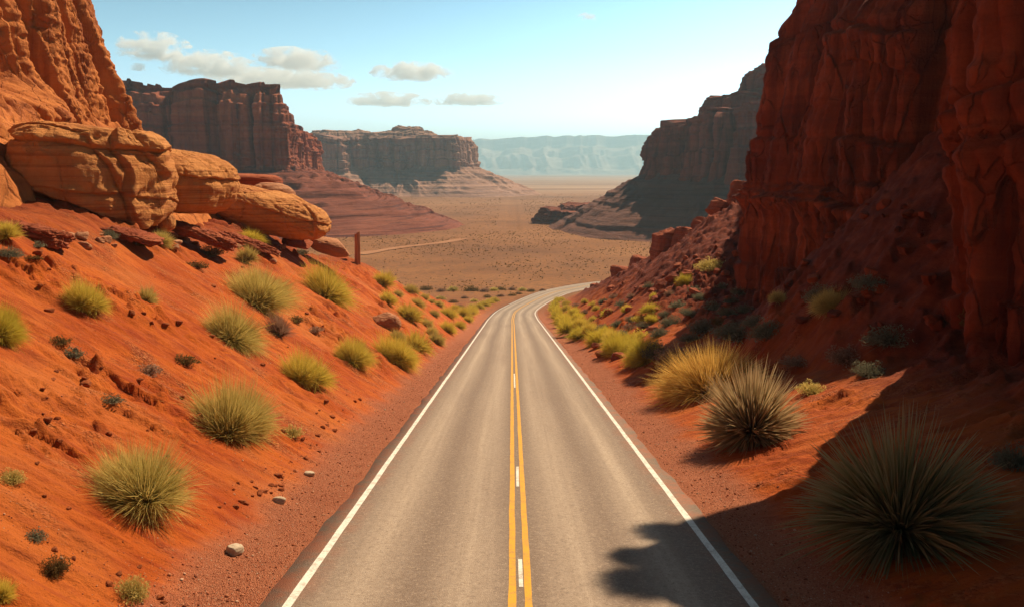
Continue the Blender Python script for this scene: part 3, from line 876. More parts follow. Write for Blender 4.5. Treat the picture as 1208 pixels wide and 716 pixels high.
# ------------------------------------------------------------------ plants
def blades(n, seed, rmin=.7, rmax=1.05, spread=100, width=.012, seg=3, core=.22, droop=.12, up=1.0, flat=1.0, clump=0.0, lift=0.0, jitter=.12, bias=.75, bendy=.10, lumpy=.16, subs=1, off=.25):
    """A tussock of radius ~1: tapered blades out of a small disc. Returns verts, tris+quads as quads, along, rand."""
    rng = np.random.default_rng(seed)
    ct = rng.uniform(math.cos(R(spread)), 1, n)
    ct = np.where(rng.random(n) < bias, ct, np.abs(ct))
    th = np.arccos(np.clip(ct, -1, 1))
    ph = rng.uniform(0, 2 * math.pi, n)
    if clump:
        ph = ph + clump * np.sin(ph * 5 + seed)
    L = rng.uniform(rmin, rmax, n)
    d = np.stack([np.sin(th) * np.cos(ph), np.sin(th) * np.sin(ph), np.cos(th) * up], 1)
    d += rng.normal(0, jitter, d.shape)
    d /= np.linalg.norm(d, axis=1)[:, None]
    r0 = core * np.sqrt(rng.random(n))
    b = np.stack([np.cos(ph) * r0 * np.sin(th), np.sin(ph) * r0 * np.sin(th), np.zeros(n) + lift], 1)
    lump = 1 + lumpy * perlin(d[:, 0] * 2.2 + seed, d[:, 1] * 2.2, d[:, 2] * 2.2)
    L = L * lump
    if subs > 1:
        cj = rng.normal(0, off, (subs, 3)) * np.array([1, 1, 0])
        fj = rng.uniform(.62, 1.0, subs)
        fj[0] = 1.0
        tj = rng.normal(0, .16, (subs, 3))
        who = rng.integers(0, subs, n)
        b = b + cj[who]
        d = d + tj[who]
        d /= np.linalg.norm(d, axis=1)[:, None]
        L = L * fj[who]
    side = np.cross(d, rng.normal(size=(n, 3)))
    side /= np.linalg.norm(side, axis=1)[:, None]
    bend = np.cross(d, side) * rng.normal(0, bendy, n)[:, None]
    verts, along = [], []
    ks = np.linspace(0, 1, seg + 1)
    for k in ks:
        c = b + d * (L * k)[:, None] + bend * (k * k) * L[:, None]
        c[:, 2] -= droop * k * k * L * np.sin(th)
        c[:, :2] *= flat
        wk = width * (1 - k) ** .6 * rng.uniform(.7, 1.3, n) + width * .06
        verts.append(c - side * wk[:, None])
        verts.append(c + side * wk[:, None])
        along += [np.full(n, k), np.full(n, k)]
    V = np.stack(verts, 1).reshape(-1, 3)                # n x 2(seg+1) x 3
    A = np.stack(along, 1).reshape(-1)
    m = 2 * (seg + 1)
    base = (np.arange(n) * m)[:, None]
    q = np.array([[2 * i, 2 * i + 1, 2 * i + 3, 2 * i + 2] for i in range(seg)])
    F = (base[:, :, None] + q[None]).reshape(-1, 4)
    rnd = np.repeat(rng.random(n), m)
    return V, F, A, rnd

def scrub(n, seed, leaf=.035):
    """A low bush: twigs with small leaves spread through an uneven volume."""
    rng = np.random.default_rng(seed)
    V, F, A, r = blades(int(n * .35), seed, .5, 1.0, 86, .012, 2, .18, .08, .75, 1.0, 0, 0, .25)
    k = n
    d = rng.normal(size=(k, 3))
    d[:, 2] = np.abs(d[:, 2]) * .75
    d /= np.linalg.norm(d, axis=1)[:, None]
    rr = rng.random(k) ** .4 * (1 + .45 * perlin(d[:, 0] * 2.3 + seed, d[:, 1] * 2.3, d[:, 2] * 2.3))
    c = d * rr[:, None] * np.array([1, 1, .75])
    a = rng.normal(size=(k, 3))
    a[:, 2] += .6
    a /= np.linalg.norm(a, axis=1)[:, None]
    s = np.cross(a, rng.normal(size=(k, 3)))
    s /= np.linalg.norm(s, axis=1)[:, None]
    l = leaf * rng.uniform(.6, 1.5, k)[:, None]
    lv = np.stack([c - a * l * 1.8, c + s * l * .5, c + a * l * 1.8, c - s * l * .5], 1).reshape(-1, 3)
    lf = np.arange(k * 4).reshape(-1, 4) + len(V)
    return np.vstack([V, lv]), np.vstack([F, lf]), np.append(A, np.repeat(np.clip(rr * .9, 0, 1), 4)), np.append(r, np.repeat(rng.random(k), 4))

MESHES = {}
def plant_mesh(kind, variant):
    key = (kind, variant)
    if key in MESHES:
        return MESHES[key]
    sd = 100 + variant * 13 + len(kind)
    if kind == 'ball':
        V, F, A, r = blades(8500, sd, .52, 1.08, 88, .0060, 3, .26, .12, bendy=.22, lumpy=.4, subs=(1, 3, 4, 2)[variant % 4], off=.20)
    elif kind == 'ball_far':
        V, F, A, r = blades(2000, sd, .58, 1.06, 88, .015, 2, .26, .12, bendy=.2, lumpy=.4, subs=(2, 1, 4, 3)[variant % 4], off=.22)
    elif kind == 'dot':
        V, F, A, r = blades(320, sd, .7, 1.05, 92, .05, 2, .22, .12)
    elif kind == 'wide':
        V, F, A, r = blades(8000, sd, .45, 1.08, 88, .0070, 3, .50, .14, .95, bendy=.2, lumpy=.3)
    elif kind == 'spike':
        V, F, A, r = blades(2300, sd, .55, 1.06, 112, .0150, 3, .14, .05, 1, 1, 0, .16, .05)
    elif kind == 'giant':
        V, F, A, r = blades(2600, sd, .45, 1.08, 108, .0110, 4, .22, .16, .92, 1, .12, .10, .06)
    elif kind == 'wisp':
        V, F, A, r = blades(1300, sd, .5, 1.1, 80, .010, 3, .25, .15, 1.1)
    else:
        V, F, A, r = scrub(1500 if kind == 'scrub' else 500, sd, .036 if kind == 'scrub' else .07)
    o = mesh_obj('tussock_mesh', V, F, B_OLIVE, attrs={'along': A, 'rand': r}, smooth=False)
    me = o.data
    bpy.data.objects.remove(o)
    MESHES[key] = me
    return me

_pi = [0]
def plant(name, px, py, w, h, kind, mat, label, cat, group=None, sink=.05):
    """px, py: the middle of the clump's foot in the photograph; w, h its drawn size there."""
    p, D = drop(px, py)
    _pi[0] += 1
    rad = w * D / FPX / 2 * 1.06
    me = plant_mesh(kind, _pi[0] % (2 if kind in ('spike', 'giant', 'wide', 'wisp') else 4))
    o = bpy.data.objects.new(name, me)
    COL.objects.link(o)
    o.material_slots[0].link = 'OBJECT'
    o.material_slots[0].material = mat
    o.location = p - Vector((0, 0, sink * rad))
    rg = random.Random(_pi[0] * 17)
    f = max(.6, min(1.7, (h / w) * 1.6))
    o.scale = (rad, rad * rg.uniform(.9, 1.1), rad * f)
    o.rotation_euler = (rg.uniform(-.2, .2), rg.uniform(-.2, .2), rg.uniform(0, 6.28))
    return tag(o, label, cat, group)

G_, S_ = 'grass_tussock', 'scrub_bush'
PLANTS = [
 # west bank, large
 (G_, 152, 588, 122, 100, 'ball', B_OLIVE, 'big olive tussock with dead grey blades, nearest the camera on the orange bank'),
 (G_, 272, 508, 104, 98, 'ball', B_OLIVE, 'big round olive tussock halfway up the bank above the gravel verge'),
 (G_, 271, 402, 80, 70, 'ball', B_OLIVE, 'round olive tussock in front of a paler shaggy tussock on the mid bank'),
 (G_, 301, 358, 84, 60, 'ball', B_OLIVE, 'wide shaggy tussock touching the round olive tussock before it'),
 (G_, 328, 396, 40, 44, 'wisp', B_DRY, 'thin pinkish dead clump beside the wide shaggy tussock'),
 (G_, 357, 449, 62, 54, 'ball', B_STRAW, 'yellow green tussock alone between the verge and the paired tussocks'),
 (G_, 384, 348, 64, 60, 'ball', B_STRAW, 'large yellow green tussock on the bank directly below the wedge shaped slab'),
 (G_, 416, 428, 46, 42, 'ball', B_STRAW, 'yellow tussock upslope from the overlapping pair beside the gravel verge'),
 (G_, 464, 424, 48, 46, 'ball', B_STRAW, 'larger of two overlapping straw tussocks beside the gravel verge'),
 (G_, 491, 411, 34, 38, 'ball_far', B_STRAW, 'narrower of two overlapping straw tussocks beside the gravel verge'),
 (G_, 448, 334, 32, 22, 'ball_far', B_STRAW, 'straw tussock just below the wooden post'),
 (G_, 456, 357, 26, 22, 'ball_far', B_STRAW, 'straw tussock between the wooden post and the grey pointed rock'),
 (G_, 481, 376, 36, 28, 'ball_far', B_STRAW, 'straw tussock right beside the grey pointed rock'),
 (G_, 484, 346, 20, 16, 'ball_far', B_OLIVE, 'small olive tussock on the bank crest past the wooden post'),
 (G_, 494, 361, 20, 15, 'ball_far', B_OLIVE, 'small olive tussock below another small one on the bank crest'),
 (G_, 528, 373, 28, 18, 'ball_far', B_STRAW, 'tussock at the toe of the bank just before the row by the bend'),
 (G_, 528, 391, 22, 20, 'ball_far', B_STRAW, 'compact tussock closest to the verge at the end of the bank'),
 (G_, 98, 362, 46, 50, 'ball', B_STRAW, 'upright straw tussock with a long shadow on the open orange sand'),
 (G_, 178, 355, 27, 26, 'ball_far', B_OLIVE, 'little olive tussock with a pointed shadow on open sand below the boulders'),
 (G_, 0, 396, 50, 70, 'ball', B_GOLD, 'golden tussock cut off by the edge of the photo on the mid bank'),
 (G_, 8, 281, 34, 28, 'ball_far', B_STRAW, 'pale straw tussock on the crumbling ledge under the cliff foot'),
 (S_, 10, 301, 32, 16, 'scrub', B_GREY, 'flat grey bush below the pale straw tussock by the cliff foot'),
 (S_, 45, 293, 16, 12, 'twig', B_GREY, 'tiny grey bush beside the crumbling ledge'),
 (S_, 40, 306, 19, 8, 'twig', B_DARK, 'tiny dark flat bush under the tiny grey bush on the sand'),
 (G_, 190, 288, 25, 24, 'ball_far', B_OLIVE, 'small green tussock in sun just below the largest boulder'),
 (S_, 128, 281, 24, 16, 'scrub', B_GREY, 'grey bush in the shade line under the largest boulder'),
 (S_, 164, 290, 20, 9, 'twig', B_DARK, 'small dark mat of scrub between two bushes below the largest boulder'),
 (S_, 248, 302, 34, 22, 'scrub', B_GREY, 'dense dark green bush below the layered ledges'),
 (S_, 231, 315, 28, 12, 'twig', B_DARK, 'low dark brown bush just downslope of the dense dark green one'),
 (G_, 297, 284, 30, 20, 'ball_far', B_GOLD, 'pale golden clump in the shade edge of the long flattened boulder'),
 (G_, 287, 308, 28, 24, 'ball_far', B_OLIVE, 'pale loose tussock uphill from the wide shaggy tussock'),
 (S_, 355, 301, 15, 10, 'twig', B_GREY, 'tiny green bush below the flat broken slab'),
 (S_, 349, 380, 19, 14, 'twig', B_DARK, 'small dark bush under the big tussock near the slab'),
 (S_, 86, 420, 24, 16, 'twig', B_GREY, 'small grey green bush at the tip of a dark hollow on open sand'),
 (S_, 70, 404, 24, 14, 'twig', B_DARK, 'dark withered bush uphill of the small grey green one'),
 (S_, 175, 440, 30, 18, 'twig', B_DRY, 'brown withered bush on sand beyond the two biggest tussocks'),
 (S_, 217, 428, 30, 16, 'twig', B_DARK, 'dark flat bush next to the brown withered bush'),
 (S_, 132, 473, 26, 14, 'twig', B_GREY, 'little flat bush uphill of the nearest big tussock'),
 (S_, 345, 513, 24, 20, 'twig', B_OLIVE, 'little olive bush near the verge beyond the pale stones'),
 (S_, 372, 392, 18, 12, 'twig', B_DRY, 'little dead bush on the red slope above the lone yellow green tussock'),
 (G_, 155, 702, 44, 44, 'scrub', B_OLIVE, 'grey green bush at the bottom of the photo beside the gravel'),
 (S_, 66, 674, 34, 34, 'scrub', B_DARK, 'dark dead bush low on the bank near the bottom edge'),
 (S_, 40, 636, 28, 18, 'twig', B_GREY, 'small grey bush uphill of the dark dead bush near the bottom edge'),
 (S_, 14, 566, 34, 22, 'scrub', B_OLIVE, 'low olive bush at the photo edge level with the nearest big tussock'),
 (G_, 2, 706, 34, 40, 'ball_far', B_STRAW, 'straw tussock cut by the bottom corner of the photo'),
 # east bank
 (G_, 1062, 628, 236, 190, 'giant', B_DEEP, 'huge dark spiky tussock in deep shade, the largest plant of all'),
 (G_, 886, 518, 122, 112, 'spike', B_SPIKE, 'spiky tussock with pale pointed leaves, half in sun before a golden one'),
 (G_, 838, 458, 112, 76, 'wide', B_AMBER, 'broad golden brown tussock in sun behind the pale spiky one'),
 (G_, 757, 425, 48, 42, 'ball', B_GOLD, 'bright yellow tussock nearest the camera in the row beside the road'),
 (G_, 728, 416, 42, 36, 'ball', B_GOLD, 'second bright yellow tussock in the roadside row, taller than the ones after it'),
 (G_, 703, 406, 36, 26, 'ball_far', B_GOLD, 'third bright yellow tussock in the roadside row, wider than tall'),
 (G_, 687, 397, 34, 22, 'ball_far', B_GOLD, 'fourth bright yellow tussock in the roadside row'),
 (S_, 795, 428, 44, 36, 'scrub', B_DRY, 'dull brown grey bush in shade behind the first yellow roadside tussock'),
 (S_, 772, 421, 34, 30, 'scrub', B_GREY, 'grey green bush between the yellow roadside tussock and the brown one'),
 (S_, 872, 398, 66, 28, 'scrub', B_GREY, 'long low grey green bush in shade behind the broad golden tussock'),
 (S_, 906, 395, 46, 30, 'scrub', B_GREY, 'grey green bush joining the long low bush towards the cliff'),
 (S_, 830, 390, 38, 24, 'scrub', B_GREY, 'rounded dark green bush uphill of the broad golden tussock'),
 (S_, 792, 383, 32, 18, 'scrub', B_GREY, 'dark bush beside a small yellow tussock on the shaded slope'),
 (G_, 806, 334, 20, 17, 'ball_far', B_GOLD, 'lone sunlit yellow tussock highest on the shaded slope'),
 (S_, 838, 318, 36, 20, 'scrub', B_OLIVE, 'long green bush uphill of the lone sunlit yellow tussock'),
 (G_, 771, 352, 11, 11, 'dot', B_GOLD, 'tiny yellow tussock in shade under the rock blocks'),
 (G_, 768, 368, 24, 17, 'ball_far', B_GOLD, 'yellow tussock in a sunny patch halfway up the slope'),
 (G_, 771, 380, 19, 14, 'ball_far', B_GOLD, 'yellow tussock just below another in the sunny patch on the slope'),
 (G_, 740, 367, 17, 12, 'dot', B_GOLD, 'small yellow tussock between the sunny patch and the roadside row'),
 (G_, 717, 371, 18, 11, 'dot', B_GOLD, 'small yellow tussock uphill of the roadside row near the bend'),
 (S_, 800, 362, 22, 13, 'twig', B_GREY, 'small dark bush downhill of the lone sunlit yellow tussock'),
 (S_, 840, 364, 24, 14, 'twig', B_GREY, 'small dark bush between the long green bush and the rounded dark bush'),
 (S_, 872, 349, 20, 14, 'twig', B_GREY, 'small dark bush at the foot of the cliff corner'),
 (S_, 819, 345, 18, 12, 'twig', B_GREY, 'small dark bush directly below the long green bush'),
 (S_, 852, 340, 14, 10, 'twig', B_GREY, 'tiny dark bush beside the cliff corner above another dark bush'),
 (S_, 848, 384, 22, 14, 'twig', B_DARK, 'small brown bush touching the rounded dark green bush'),
 (G_, 918, 354, 22, 18, 'ball_far', B_OLIVE, 'small olive tussock against the base of the red cliff wall'),
 (G_, 981, 364, 42, 34, 'ball', B_OLIVE, 'dark green tussock on the debris apron, in front of a greyer one'),
 (S_, 968, 354, 42, 28, 'scrub', B_GREY, 'greyish tussocky bush just behind the dark green tussock on the apron'),
 (S_, 1024, 344, 44, 30, 'scrub', B_GREY, 'grey green bush highest on the debris apron'),
 (S_, 1050, 402, 62, 32, 'scrub', B_GREY, 'pale grey wide bush on the shaded apron above the sunlit sand'),
 (S_, 1000, 426, 52, 30, 'scrub', B_DRY, 'brownish bush on the upper edge of the sunlit sand patch'),
 (S_, 1026, 443, 44, 28, 'scrub', B_GREY, 'grey bush on the shaded edge of the sunlit sand patch'),
 (S_, 940, 431, 44, 20, 'scrub', B_DRY, 'flat tan bush in the sunlit sand patch nearest the golden tussock'),
 (S_, 958, 463, 36, 22, 'scrub', B_OLIVE, 'olive bush in the sunlit sand patch behind the pale spiky tussock'),
 (S_, 1156, 388, 54, 50, 'scrub', B_DARK, 'very dark bush in deep shade below the near cliff column'),
 (S_, 1196, 550, 54, 46, 'scrub', B_GREY, 'bluish grey bush in deep shade beyond the huge spiky tussock'),
]
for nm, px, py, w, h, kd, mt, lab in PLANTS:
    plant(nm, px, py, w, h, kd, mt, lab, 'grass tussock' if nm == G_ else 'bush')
for px, py, w in ((678, 391, 26), (671, 386, 23), (665, 381, 20), (660, 376, 18), (657, 371, 16), (655, 366, 14), (655, 361, 12), (657, 357, 11)):
    plant(G_, px, py, w * 1.25, w * .95, 'ball_far' if w > 15 else 'dot', B_GOLD, 'small yellow tussock in the dwindling roadside row that ends at the bend', 'grass tussock', 'yellow tussocks lining the road at the bend')
for px, py, w in ((690, 384, 24), (683, 377, 22), (677, 371, 19), (670, 365, 16), (700, 391, 26), (713, 396, 26), (724, 401, 28), (668, 360, 14), (737, 406, 30), (747, 411, 30), (662, 355, 11)):
    plant(G_, px, py, w, w * .72, 'ball_far', B_GOLD if px % 2 else B_STRAW, 'yellow green tussock crowding just behind the roadside row on the slope side', 'grass tussock', 'tussocks crowding behind the roadside row')
for px, py, w in ((512, 372, 16), (504, 384, 20), (518, 361, 14), (537, 366, 14), (541, 386, 18), (500, 352, 14), (468, 400, 22), (514, 404, 24), (470, 349, 16), (508, 396, 18), (551, 379, 15)):
    plant(G_, px, py, w, w * .8, 'ball_far', B_STRAW if px % 2 else B_OLIVE, 'small straw tussock dotted over the tail of the sand bank before the bend', 'grass tussock', 'tussocks on the tail of the sand bank')
for px, py, w in ((812, 372, 24), (858, 372, 26), (880, 368, 24), (866, 390, 30), (815, 402, 28), (778, 395, 24), (760, 386, 20), (890, 384, 30), (826, 352, 18), (862, 357, 18), (785, 373, 18), (745, 378, 16)):
    plant(S_, px, py, w, w * .62, 'scrub', B_GREY, 'dull grey green bush in shade on the slope between the dark cliff and the road', 'bush', 'bushes on the shaded slope below the cliff')
for px, py, w in ((546, 373, 18), (553, 370, 15), (560, 367, 13), (566, 364, 12), (572, 361, 11), (578, 358, 10), (585, 356, 9)):
    plant(G_, px, py, w * 1.3, w * 1.0, 'ball_far', B_STRAW, 'small straw tussock in the row along the outer verge of the bend', 'grass tussock', 'straw tussocks along the outer verge of the bend')
for i, (px, py, w) in enumerate(((503, 342, 16), (520, 344, 14), (534, 343, 17), (556, 343, 20), (571, 344, 14), (583, 343, 13), (592, 342, 12), (604, 342, 12), (616, 343, 13), (626, 344, 12), (640, 343, 9),
                                 (520, 353, 13), (535, 357, 12), (548, 352, 11), (560, 356, 12), (575, 351, 11), (590, 350, 11), (508, 357, 14), (604, 349, 10), (543, 363, 12), (556, 361, 10), (612, 347, 9))):
    plant(S_, px, py, w, w * .5, 'dot' if i % 3 else 'twig', (B_DARK, B_DRY, B_OLIVE)[i % 3], 'low scrub clump on the flat ground outside the road bend', 'bush', 'low scrub outside the road bend')
for i, (px, py, w) in enumerate(((700, 360, 9), (712, 357, 10), (724, 352, 10), (690, 357, 8), (733, 360, 11), (745, 352, 10), (752, 378, 12), (728, 385, 13), (744, 388, 15), (700, 378, 10), (710, 388, 12), (690, 370, 9),
                                 (756, 398, 16), (735, 396, 13), (680, 362, 8), (704, 366, 10), (765, 340, 10), (790, 348, 10))):
    plant(S_, px, py, w * 1.35, w * .9, 'dot' if i % 2 else 'twig', (B_STRAW, B_GREY, B_DRY)[i % 3], 'small dull scrub clump among stones on the slope inside the bend', 'bush', 'dull scrub on the slope inside the bend')

# unseen tussocks added on the near column's rim to shade the road's edge
_az, _el = R(SUN_AZ), R(SUN_EL)
_sd = np.array([math.sin(_az) * math.cos(_el), math.cos(_az) * math.cos(_el), math.sin(_el)])
_rim = RIMS[ce.name + '/cliff_wall']
for k, (px, py, rad, lab) in enumerate(((822, 640, .75, 'unseen spiky tussock added on the cliff rim to throw shade on the road'),
                                        (803, 664, .6, 'small unseen spiky tussock added between two bigger ones to throw shade'),
                                        (782, 692, .9, 'wide unseen spiky tussock added on the rim, shading the road below'))):
    q, _ = drop(px, py)
    v = _rim - np.array(q)
    i = int(np.linalg.norm(v - (v @ _sd)[:, None] * _sd[None], axis=1).argmin())
    o = bpy.data.objects.new(G_, plant_mesh('spike', k))
    COL.objects.link(o)
    o.material_slots[0].link = 'OBJECT'
    o.material_slots[0].material = B_SPIKE
    o.location = Vector(_rim[i]) - Vector((0, 0, .15))
    o.scale = (rad, rad, rad * 1.1)
    tag(o, lab, 'grass tussock')

# loose stones
STONE = [rock_mesh('stone', (0, 0, 0), (1, .8, .55), 200 + i, M_REDSTONE, e=.6, n=(28, 18), chop=7, amp=.3) for i in range(4)]
def scatter(n, region, sizes, label, group, seed, mat):
    rg = random.Random(seed)
    k = 0
    while k < n:
        px, py = region(rg)
        p, D = drop(px, py, 260)
        if D > 190:
            continue
        s = rg.uniform(*sizes)
        o = bpy.data.objects.new('stone', STONE[k % 4].data)
        COL.objects.link(o)
        o.material_slots[0].link = 'OBJECT'
        o.material_slots[0].material = mat
        o.location = p + Vector((0, 0, s * .12))
        o.scale = (s, s * rg.uniform(.7, 1.2), s * rg.uniform(.7, 1.2))
        o.rotation_euler = (rg.uniform(-.3, .3), rg.uniform(-.3, .3), rg.uniform(0, 6.28))
        tag(o, label, 'stone', group)
        k += 1
def reg_bank(rg):
    v = rg.uniform(.0, 1)
    y = 470 + v * 130
    x0 = np.interp(y, [380, 480, 560, 600], [500, 425, 355, 320])
    return x0 - abs(rg.gauss(8, 38)), y
def reg_upper(rg):
    return rg.uniform(20, 400), rg.uniform(285, 470)
def reg_slope(rg):
    t = rg.random()
    return 690 + 190 * t + rg.gauss(0, 14), 352 - 70 * t + abs(rg.gauss(0, 34))
def reg_low(rg):
    return rg.uniform(0, 220), rg.uniform(430, 716)
scatter(44, reg_bank, (.04, .11), 'small dark red stone on the lower sand bank beside the gravel verge', 'stones on the lower sand bank', 1, M_REDSTONE)
scatter(34, reg_upper, (.05, .15), 'small red stone on the upper sand bank below the boulders', 'stones on the upper sand bank', 2, M_REDSTONE)
scatter(26, reg_low, (.03, .08), 'small clod of red rock on the nearest sand of the bank', 'clods on the nearest sand', 3, M_REDSTONE)
scatter(70, reg_slope, (.15, .55), 'fallen red block on the shaded debris slope above the roadside row', 'fallen blocks on the shaded slope', 4, M_OUTCROP)
def reg_apron(rg):
    return rg.uniform(880, 1110), rg.uniform(235, 385)
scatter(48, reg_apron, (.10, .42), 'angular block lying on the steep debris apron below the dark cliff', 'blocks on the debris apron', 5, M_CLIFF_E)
def reg_foot(rg):
    t = rg.random()
    return 70 + 320 * t + rg.gauss(0, 12), 276 + 14 * t + abs(rg.gauss(0, 7))
scatter(34, reg_foot, (.10, .38), 'broken sandstone chunk in the rubble along the foot of the boulders', 'rubble at the foot of the boulders', 6, M_SLAB)
for o in STONE:
    bpy.data.objects.remove(o)

# gravel on both verges, and scrub dotting the plain: uncountable
def pebbles(n, seed):
    rng = np.random.default_rng(seed)
    y = 8 + 62 * rng.random(n) ** 1.9
    side = rng.choice([-1, 1], n)
    d = side * (4.05 + np.abs(rng.normal(.75, .55, n)))
    m = int(n * .33)
    y[:m] = 9 + 45 * rng.random(m) ** 1.4
    d[:m] = -(5.4 + np.abs(rng.normal(0, 5.0, m)))
    cl = fbm((.13 + d) / 2.2, y / 2.6, 4.4, 3)
    ok = (np.arange(n) >= m) | (cl > .08)
    y, d = y[ok], d[ok]
    n = len(y)
    x = .13 + d
    s = rng.uniform(.006, .018, n) * np.where(rng.random(n) < .05, 2.4, 1)
    z = ground(x, y)
    oct_ = np.array([(1, 0, 0), (0, 1, 0), (-1, 0, 0), (0, -1, 0), (0, 0, .8), (0, 0, -.6)], float)
    V = oct_[None] * s[:, None, None] * rng.uniform(.6, 1.3, (n, 6, 1))
    th = rng.uniform(0, 6.28, n)
    c, si = np.cos(th), np.sin(th)
    X = V[..., 0] * c[:, None] - V[..., 1] * si[:, None] + x[:, None]
    Y = V[..., 0] * si[:, None] + V[..., 1] * c[:, None] + y[:, None]
    Z = V[..., 2] + z[:, None] + s[:, None] * .2
    f = np.array([(0, 1, 4), (1, 2, 4), (2, 3, 4), (3, 0, 4), (1, 0, 5), (2, 1, 5), (3, 2, 5), (0, 3, 5)])
    F = (np.arange(n)[:, None, None] * 6 + f[None]).reshape(-1, 3)
    t = NT('verge_gravel')
    col = t.ramp(t.attr('rand'), [(.0, (.17, .05, .025)), (.45, (.36, .10, .045)), (.8, (.46, .18, .09)), (1, (.60, .42, .29))])
    return tag(mesh_obj('gravel', np.stack([X, Y, Z], -1).reshape(-1, 3), F, t.out(col), attrs={'rand': np.repeat(rng.random(n), 6)}, smooth=False), kind='stuff')
pebbles(36000, 5)

def plain_scrub(n, seed):
    rng = np.random.default_rng(seed)
    r = 190 * np.exp(rng.random(n) ** .8 * math.log(1100 / 190))
    a = rng.uniform(-.42, .30, n)
    x, y = r * np.sin(a), r * np.cos(a)
    dens = fbm(x / 38, y / 60, 3.7, 4)
    keep = (rng.random(n) < sstep(-.35, .45, dens) * .9 + .1) & (np.abs(lateral(x, y)) > 9) & ~((y < 215) & (x > 5))
    x, y, r = x[keep], y[keep], r[keep]
    n = len(x)
    V, F, A, rr = blades(16, seed, .7, 1.1, 90, .2, 1, .3, .05, .8)
    s = rng.uniform(.08, .36, n) ** 1.0 * (1 + r / 900)
    th = rng.uniform(0, 6.28, n)
    z = ground(x, y)
    c, si = np.cos(th), np.sin(th)
    X = (V[None, :, 0] * c[:, None] - V[None, :, 1] * si[:, None]) * s[:, None] + x[:, None]
    Y = (V[None, :, 0] * si[:, None] + V[None, :, 1] * c[:, None]) * s[:, None] + y[:, None]
    Z = V[None, :, 2] * s[:, None] * .8 + z[:, None]
    FF = (np.arange(n)[:, None, None] * len(V) + F[None]).reshape(-1, 4)
    return tag(mesh_obj('ground_cover', np.stack([X, Y, Z], -1).reshape(-1, 3), FF, B_PLAIN, attrs={'along': np.tile(A, n), 'rand': np.repeat(rng.random(n), len(V))}, smooth=False), kind='stuff')
plain_scrub(34000, 9)

# ------------------------------------------------------------------ wooden post
def post():
    p, D = drop(422, 312)
    D = 74.0
    q = at(422, 313, D)
    q.z = g1(q.x, q.y) - .15
    top = at(422, 275, D)
    H = top.z - q.z
    rng = np.random.default_rng(5)
    nu, nv = 40, 60
    u = np.linspace(0, 2 * math.pi, nu, endpoint=False)
    v = np.linspace(0, 1, nv)
    U, Vv = np.meshgrid(u, v)
    rad = .27 * (1 - .12 * Vv) * (1 + .10 * np.sign(np.cos(4 * U)) * np.abs(np.cos(4 * U)) ** .5 * .6 + .06 * perlin(np.cos(U) * 2.2, np.sin(U) * 2.2, Vv * 2))
    X, Y = rad * np.cos(U) + .05 * Vv, rad * np.sin(U)
    Z = H * Vv + (Vv > .97) * .18 * np.cos(U)
    V = np.stack([X, Y, Z], -1).reshape(-1, 3)
    V = np.vstack([V, [(.05, 0, H)]])
    F = [tuple(f) for f in grid_faces(nv, nu, True)] + [(len(V) - 1, (nv - 1) * nu + j, (nv - 1) * nu + (j + 1) % nu) for j in range(nu)]
    t = NT('weathered_wood')
    pp = t.n('TexCoord').outputs['Object']
    gr = t.noise(t.scale(pp, (9, 9, .5)), 1, 5, .65)
    col = t.ramp(gr, [(.3, (.26, .10, .05)), (.55, (.48, .22, .12)), (.8, (.6, .32, .19))])
    o = mesh_obj('wooden_post', V, F, t.out(col, t.bump(gr, .8, .05)))
    o.location = q
    tag(o, 'weathered reddish wooden post standing alone on the bank crest', 'post')
post()

# ------------------------------------------------------------------ clouds, well above and beyond the haze
def cloud_material():
    m = bpy.data.materials.new('cloud_vapour')
    m.use_nodes = True
    t = NT.__new__(NT)
    t.m, t.t = m, m.node_tree
    t.t.nodes.clear()
    oc = t.n('TexCoord').outputs['Object']
    sp = t.n('SeparateXYZ', {0: oc})
    r = t.n('VectorMath', {0: t.n('VectorMath', {0: oc, 1: (1, 1, 1)}, operation='MULTIPLY').outputs[0]}, operation='LENGTH').outputs['Value']
    fall = t.math('SUBTRACT', 1.0, r)
    wp = t.pos()
    n1 = t.noise(t.scale(wp, (.0068, .0068, .0105)), 1, 8, .66, .6)
    d = t.math('ADD', t.math('MULTIPLY', fall, 1.05), t.fmap(n1, .34, .66, -1.05, .6))
    d = t.math('MULTIPLY', t.fmap(d, 0, .35, 0, 1), t.fmap(sp.outputs[2], -.62, -.36, 0, 1))
    v = t.n('VolumePrincipled', {'Color': (.97, .988, 1, 1), 'Density': t.math('MULTIPLY', d, .016), 'Anisotropy': .1})
    o = t.n('OutputMaterial')
    t.t.links.new(v.outputs[0], o.inputs['Volume'])
    return m
M_CLOUD = cloud_material()
def cloud(x0, x1, y0, y1, D, label):
    c = at((x0 + x1) / 2, (y0 + y1) / 2, D)
    a, b = (x1 - x0) * D / FPX / 2 * 1.08, (y1 - y0) * D / FPX / 2 * 1.25
    nu, nv = 32, 17
    U, V = np.meshgrid(np.linspace(0, 2 * math.pi, nu, endpoint=False), np.linspace(-math.pi / 2, math.pi / 2, nv))
    P = np.stack([np.cos(V) * np.cos(U), np.cos(V) * np.sin(U), np.sin(V)], -1).reshape(-1, 3)
    o = mesh_obj('cloud', P, grid_faces(nv, nu, True), M_CLOUD)
    o.location = c
    o.scale = (a, max(a * .6, b), b)
    o.rotation_euler = (0, 0, math.atan2(-c.x, c.y))
    tag(o, label, 'cloud')
